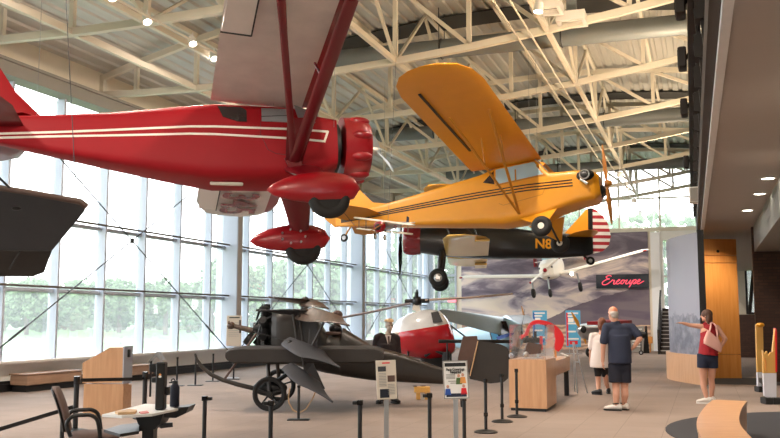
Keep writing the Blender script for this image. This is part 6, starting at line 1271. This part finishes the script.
mb = MB(); mb.ell(L(0, -.02, .025), (.088, .100, .095), 18, 12, M=rot); mb.ell(L(0, -.05, -.06), (.094, .055, .11), 16, 10, M=rot); skinned(mb, 'hair', M['hair_red'], w1_, .011)
mb = MB(); mb.ell(P(599.5, 341), (.19, .13, .15), 20, 12); mb.cyl(P(599.5, 341), P(599.8, 367.5), .165, .205, 24); limb(mb, [P(596, 335.5), sL, P(591, 347, .01)], [.07, .07, .066]); limb(mb, [P(604, 335.5), sR, P(608.6, 346.5, .08)], [.07, .07, .066]); skinned(mb, 'long_top', M['tee_white'], w1_, .012)
mb = MB()
for a, c, e in ((hipL, kL, P(598.1, 376.5)), (hipR, kR, P(606.4, 376.5, .11))): mb.cyl(a, e, .092, .066, 18)
skinned(mb, 'leggings', M['leggings'], w1_, .011); shoe(w1_, aL, (-.6, .8, 0), M['black'], .24, 'black'); shoe(w1_, aR, (.2, 1, 0), M['black'], .24, 'black')

# ---- woman in red pointing at the photo wall, with a pink bag
o = fl(707, 403.5); W = wof(o); ps = Pose((o.x, o.y, 0)); P = lambda x, y, dy=0: ps.p(x, y, W) + Vector((0, dy, 0))
w2_ = thing('person', 'woman in red sleeveless top and dark shorts pointing at the curved photo wall', 'person', ps.loc, ps.rot)
mb = MB(); L, rot = head(mb, P(706, 315.5, 0), (-.85, .5, 0), s=.95); hipL, hipR = P(703, 359), P(712.5, 359); kL, kR = P(703.5, 380, .02), P(712.5, 380, .06); aL, aR = P(706, 400, -.05), P(713, 400, .08); aL.z = aR.z = .085
limb(mb, [L(0, 0, -.06), P(709, 323), P(709.5, 330)], [.05, .05, .09]); mb.ell(P(709, 333), (.165, .105, .14)); mb.ell(P(708.5, 344), (.135, .10, .16)); mb.ell(P(708, 356), (.175, .12, .14))
sL, sR = P(702.3, 326.5, .03), P(716.8, 327.5, -.02); eL, eR = P(692.5, 325.3, .1), P(723.7, 339, -.08); hL, hR = P(685.2, 323.2, .12), P(719.5, 347, -.06); limb(mb, [sL, eL, hL], [.052, .04, .027]); limb(mb, [sR, eR, hR], [.052, .042, .03]); hand(mb, hL, (-1, .12, .1), (0, 0, -1), .9, curl=.2); hand(mb, hR, (-.7, -.1, -.3), (-.2, .8, 0), .9, curl=.8)
limb(mb, [hipL, kL, P(703.6, 386, -.0), aL], [.092, .058, .057, .036]); limb(mb, [hipR, kR, P(713, 386, .05), aR], [.092, .058, .057, .036]); skinned(mb, 'body', M['skin'], w2_); eyes(w2_, L, .95)
mb = MB(); mb.ell(L(0, -.02, .03), (.088, .102, .092), 18, 12, M=rot); mb.ell(L(0, -.058, -.055), (.098, .062, .12), 16, 10, M=rot); mb.ell(L(.05, -.06, -.09), (.05, .05, .1), 12, 8, M=rot); skinned(mb, 'hair', M['hair_brown'], w2_, .011)
mb = MB(); mb.ell(P(709.3, 334.5), (.172, .12, .14), 20, 12); mb.ell(P(709.3, 329), (.125, .10, .10), 16, 10); mb.cyl(P(709, 334), P(708.2, 355), .15, .18, 24); limb(mb, [P(704.5, 327.5, .02), P(705.5, 324, .01), P(712.5, 324), P(714.5, 328)], [.045, .04, .04, .045]); skinned(mb, 'sleeveless_top', M['top_red'], w2_, .012)
mb = MB()
for a, c in ((hipL, kL), (hipR, kR)): mb.cyl(a + Vector((0, 0, .1)), a.lerp(c, .42), .105, .11, 20)
mb.ell(P(708, 357), (.19, .135, .13), 20, 12); skinned(mb, 'shorts', M['denim'], w2_, .012); shoe(w2_, aL, (-.85, .2, 0), M['shoe_white'], .26); shoe(w2_, aR, (-.3, .9, 0), M['shoe_white'], .26)
W3 = W - .26; o = ps.M @ P(712, 340, -.24); pz = Pose(o); q = lambda x, y, dy=0: pz.p(x, y, wof(o)) + Vector((0, dy, 0))
bg = thing('tote_bag', 'pale pink tote bag hanging from the shoulder of the woman in red', 'bag', pz.loc, pz.rot)
mb = MB(); rs = []
for x0, x1, y0, y1, d in ((703.6, 720.8, 343.2, 352.5, .05), (703.9, 722, 339, 349, .055), (706, 721, 333.5, 344, .045), (707.6, 719.5, 329.8, 340.2, .02)):
    a, c = q(x0, y0), q(x1, y1); g = (c - a) / 2; m0 = (a + c) / 2; rs.append([m0 + g * math.copysign(abs(math.cos(2 * PI * i / 20)) ** .5, math.cos(2 * PI * i / 20)) + Vector((0, d * math.sin(2 * PI * i / 20), 0)) for i in range(20)])
mb.loft(rs).build('bag_body', M['pink_bag'], bg, angle=60)
for dy in (-.02, .02): MB().tube(cat([q(709.5, 331.5, dy), q(711.5, 326, dy + .04), q(714.5, 322.3, .18 + dy), q(717.3, 326.5, dy + .06), q(717.5, 338.5, dy)], 4), .009, 6).build('bag_strap', M['pink_bag'], bg)

# ---- mannequin in dark suit and flat cap
W = 17.0; o = im(387, 380, W); ps = Pose((o.x, o.y, 0)); P = lambda x, y, dy=0: ps.p(x, y, W) + Vector((0, dy, 0))
mq = thing('mannequin', 'mannequin in dark suit, tie and tan flat cap standing behind the dark rotorcraft', 'mannequin', ps.loc, ps.rot)
mb = MB(); L, rot = head(mb, P(389.3, 326, 0), (.35, -.95, 0), s=.98); limb(mb, [L(0, 0, -.06), P(387.5, 335), P(387, 340)], [.05, .055, .09]); mb.ell(P(386.5, 345), (.17, .11, .2)); mb.ell(P(386.5, 362), (.15, .11, .2))
hl, hr = P(383, 366), P(390, 366); al, ar = P(380.5, 398), P(394, 398); al.z = ar.z = .09; limb(mb, [hl, P(382, 383), al], [.08, .055, .04]); limb(mb, [hr, P(392.5, 383), ar], [.08, .055, .04])
sl, sr = P(377.3, 338), P(396.2, 338.5); el_, er_ = P(374.8, 352, .06), P(398, 353, .05); wl, wr = P(379, 362, .13), P(393, 363, .12); limb(mb, [sl, el_, wl], [.05, .045, .03]); limb(mb, [sr, er_, wr], [.05, .045, .03]); hand(mb, wl, (.7, .2, -.5), (0, -1, 0), .95); hand(mb, wr, (-.7, .2, -.5), (0, -1, 0), .95); skinned(mb, 'body', M['face_wax'], mq); eyes(mq, L)
mb = MB(); mb.ell(P(387, 344), (.205, .135, .19), 20, 12); mb.cyl(P(387, 344), P(386.5, 370), .175, .19, 22); limb(mb, [P(381, 336), sl, el_, wl], [.07, .078, .066, .05]); limb(mb, [P(392.5, 336.5), sr, er_, wr], [.07, .078, .066, .05]); skinned(mb, 'suit_jacket', M['suit'], mq, .012)
mb = MB(); limb(mb, [hl, P(382, 383), al + Vector((0, 0, .02))], [.10, .085, .075]); limb(mb, [hr, P(392.5, 383), ar + Vector((0, 0, .02))], [.10, .085, .075]); skinned(mb, 'trousers', M['trouser'], mq, .012)
mb = MB(); mb.prism([P(385.3, 335, -.137), P(391.2, 335, -.137), P(389, 348, -.150)], (0, .05, 0)); mb.build('shirt_front', M['tee_white'], mq); mb = MB(); mb.prism([P(387.6, 336, -.150), P(389.6, 336, -.150), P(390, 343, -.155), P(389.2, 348, -.158), P(388.2, 343, -.155)], (0, .01, 0)); mb.build('necktie', M['leather'], mq)
mb = MB(); mb.ell(L(0, -.015, .10), (.092, .112, .04), 18, 10, M=rot); mb.ell(L(0, .085, .085), (.07, .05, .012), 14, 6, M=rot); mb.ell(L(0, .0, .11), (.08, .095, .035), 16, 8, M=rot); skinned(mb, 'flat_cap', M['cap_tan'], mq, .01); shoe(mq, al, (-.25, -1, 0), M['black'], .27, 'black'); shoe(mq, ar, (.55, -1, 0), M['black'], .27, 'black')
# ---- dummy pilot in the cockpit
W = WB - .0; o = im(337, 322, W); ps = Pose(o); P = lambda x, y, dy=0: ps.p(x, y, W) + Vector((0, dy, 0))
pd = thing('mannequin', 'dummy pilot with brown leather helmet sitting in the dark rotorcraft cockpit', 'mannequin', ps.loc, ps.rot)
mb = MB(); L, rot = head(mb, P(336.5, 316.5, 0), (-.9, -.3, 0), s=.95); limb(mb, [L(0, 0, -.05), P(337, 324), P(337, 327)], [.05, .055, .08]); skinned(mb, 'body', M['face_wax'], pd); eyes(pd, L)
mb = MB(); mb.ell(L(0, -.02, .03), (.086, .098, .086), 18, 10, M=rot); mb.ell(L(0, -.03, -.03), (.083, .07, .07), 14, 8, M=rot); h_ = skinned(mb, 'leather_helmet', M['leather'], pd, .011); mb = MB()
for k in (-1, 1): mb.torus(L(.034 * k, .075, .04), rot @ Vector((0, 1, 0)), .028, .008, 14, 6)
mb.build('goggles', M['rope'], h_); mb = MB(); mb.ell(P(335.5, 329), (.12, .17, .105), 18, 10); skinned(mb, 'flying_jacket', M['black'], pd, .014)

# ================================================================== LIGHT
w = bpy.data.worlds.new('world'); scene.world = w; w.use_nodes = True; nt = w.node_tree; bgn = nt.nodes['Background']
tc = N(nt, 'ShaderNodeTexCoord'); sp = N(nt, 'ShaderNodeSeparateXYZ'); nt.links.new(tc.outputs['Generated'], sp.inputs[0])
cr = N(nt, 'ShaderNodeValToRGB'); cr.color_ramp.elements[0].position = .0; cr.color_ramp.elements[0].color = (1.0, 1.0, 1.0, 1); cr.color_ramp.elements[1].position = .6; cr.color_ramp.elements[1].color = (.80, .90, 1.0, 1); nt.links.new(sp.outputs[2], cr.inputs[0]); nt.links.new(cr.outputs[0], bgn.inputs[0]); bgn.inputs[1].default_value = SKY
def lamp(name, loc, aim, power, size=75, blend=.6, col=(1, .86, .72), rad=.12):
    ld = bpy.data.lights.new(name, 'SPOT'); ld.energy = power; ld.spot_size = R(size); ld.spot_blend = blend; ld.color = col; ld.shadow_soft_size = rad
    lo = bpy.data.objects.new(name, ld); COL.objects.link(lo); lo.location = loc; lo.rotation_euler = Vector(aim).to_track_quat('-Z', 'Y').to_euler(); return lo
for p, aim, pw in zip(spots, ((-.35, .1, -1), (.5, -.35, -1), (-.5, .3, -.8), (.5, -.3, -1), (-.1, -.1, -1), (-.1, .2, -1), (0, .3, -1), (-.2, .2, -1), (-.2, .2, -1), (-.3, .2, -1), (0, .15, -1), (0, .1, -1), (0, .15, -1)), [LEFTP] * 4 + [MIDP] + [MIDP] * 5 + [DOWNP] * 3):
    a = Vector(aim).normalized(); lamp('track_lamp' if pw != DOWNP else 'downlight_lamp', p + a * .12, a, pw, 110 if pw != DOWNP else 42)
# further track lamps of the same rows, overhead and behind the viewer
for x, y, z, aim in ((-3.4, 9, 7.3, (-.35, .45, -.9)), (-3.4, 5, 7.3, (-.25, .7, -.5)), (-3.4, 1.5, 7.3, (-.3, .95, -.35)), (-9.3, 6.5, 6.95, (.2, .7, -.7)), (-3.4, 14, 7.4, (.15, .2, -1)), (-3.4, 18, 7.4, (.2, .2, -1)), (-3.4, 23, 7.4, (0, .1, -1)), (-9.3, 18, 6.95, (.5, .1, -1)), (-9.3, 25, 6.95, (.5, .1, -1)), (-3.4, 30, 7.4, (-.1, .6, -.6)), (-7, 34, 7.2, (0, .8, -.5)), (-3.4, 36, 7.2, (-.05, .8, -.5))):
    lamp('track_lamp', (x, y, z), aim, TRK, 100)
# fill lamps added by the gallery rail, besides its floodlights, to brighten the roof
for x, y, z in ((-.45, 6, 5.75), (-.45, 11, 5.75), (-.45, 16, 5.75), (-.45, 21, 5.75), (-.5, 27, 5.75), (-.6, 33, 5.75)): lamp('gallery_fill_light', (x, y, z), (-.55, .15, 1), UPL, 150, .8, (1, .76, .5), .2)
for y in (11.5, 16.6, 21.2): lamp('track_lamp', (-9.35, y, 6.75), (-1, .05, -.12), 170, 120, 1.0)  # unseen lamps added to brighten the dark beam above the windows
lamp('panel_spot', tuple(im(721, 236, 23.0).xy) + (3.84,), (HOR.x * .28, HOR.y * .28, -1), PANELP, 110, 1.0, (1, .8, .55), .05)
for x, y in ((1.0, 14), (.9, 10), (2.2, 8), (.9, 6)): lamp('downlight_lamp', (x, y, 3.85), (0, 0, -1), DOWNP * 1.8, 130)  # extra unseen downlights, added so the floor bounces light onto the soffit
vs = scene.view_settings; vs.view_transform = 'Standard'; vs.look = 'None'; vs.gamma = 1; vs.use_curve_mapping = False; vs.exposure = EXPO
scene.cycles.max_bounces = 8; scene.cycles.diffuse_bounces = 4; scene.cycles.glossy_bounces = 4; scene.cycles.transparent_max_bounces = 16
scene.cycles.use_denoising = True; scene.cycles.sample_clamp_indirect = 4.0; scene.cycles.caustics_reflective = False; scene.cycles.caustics_refractive = False
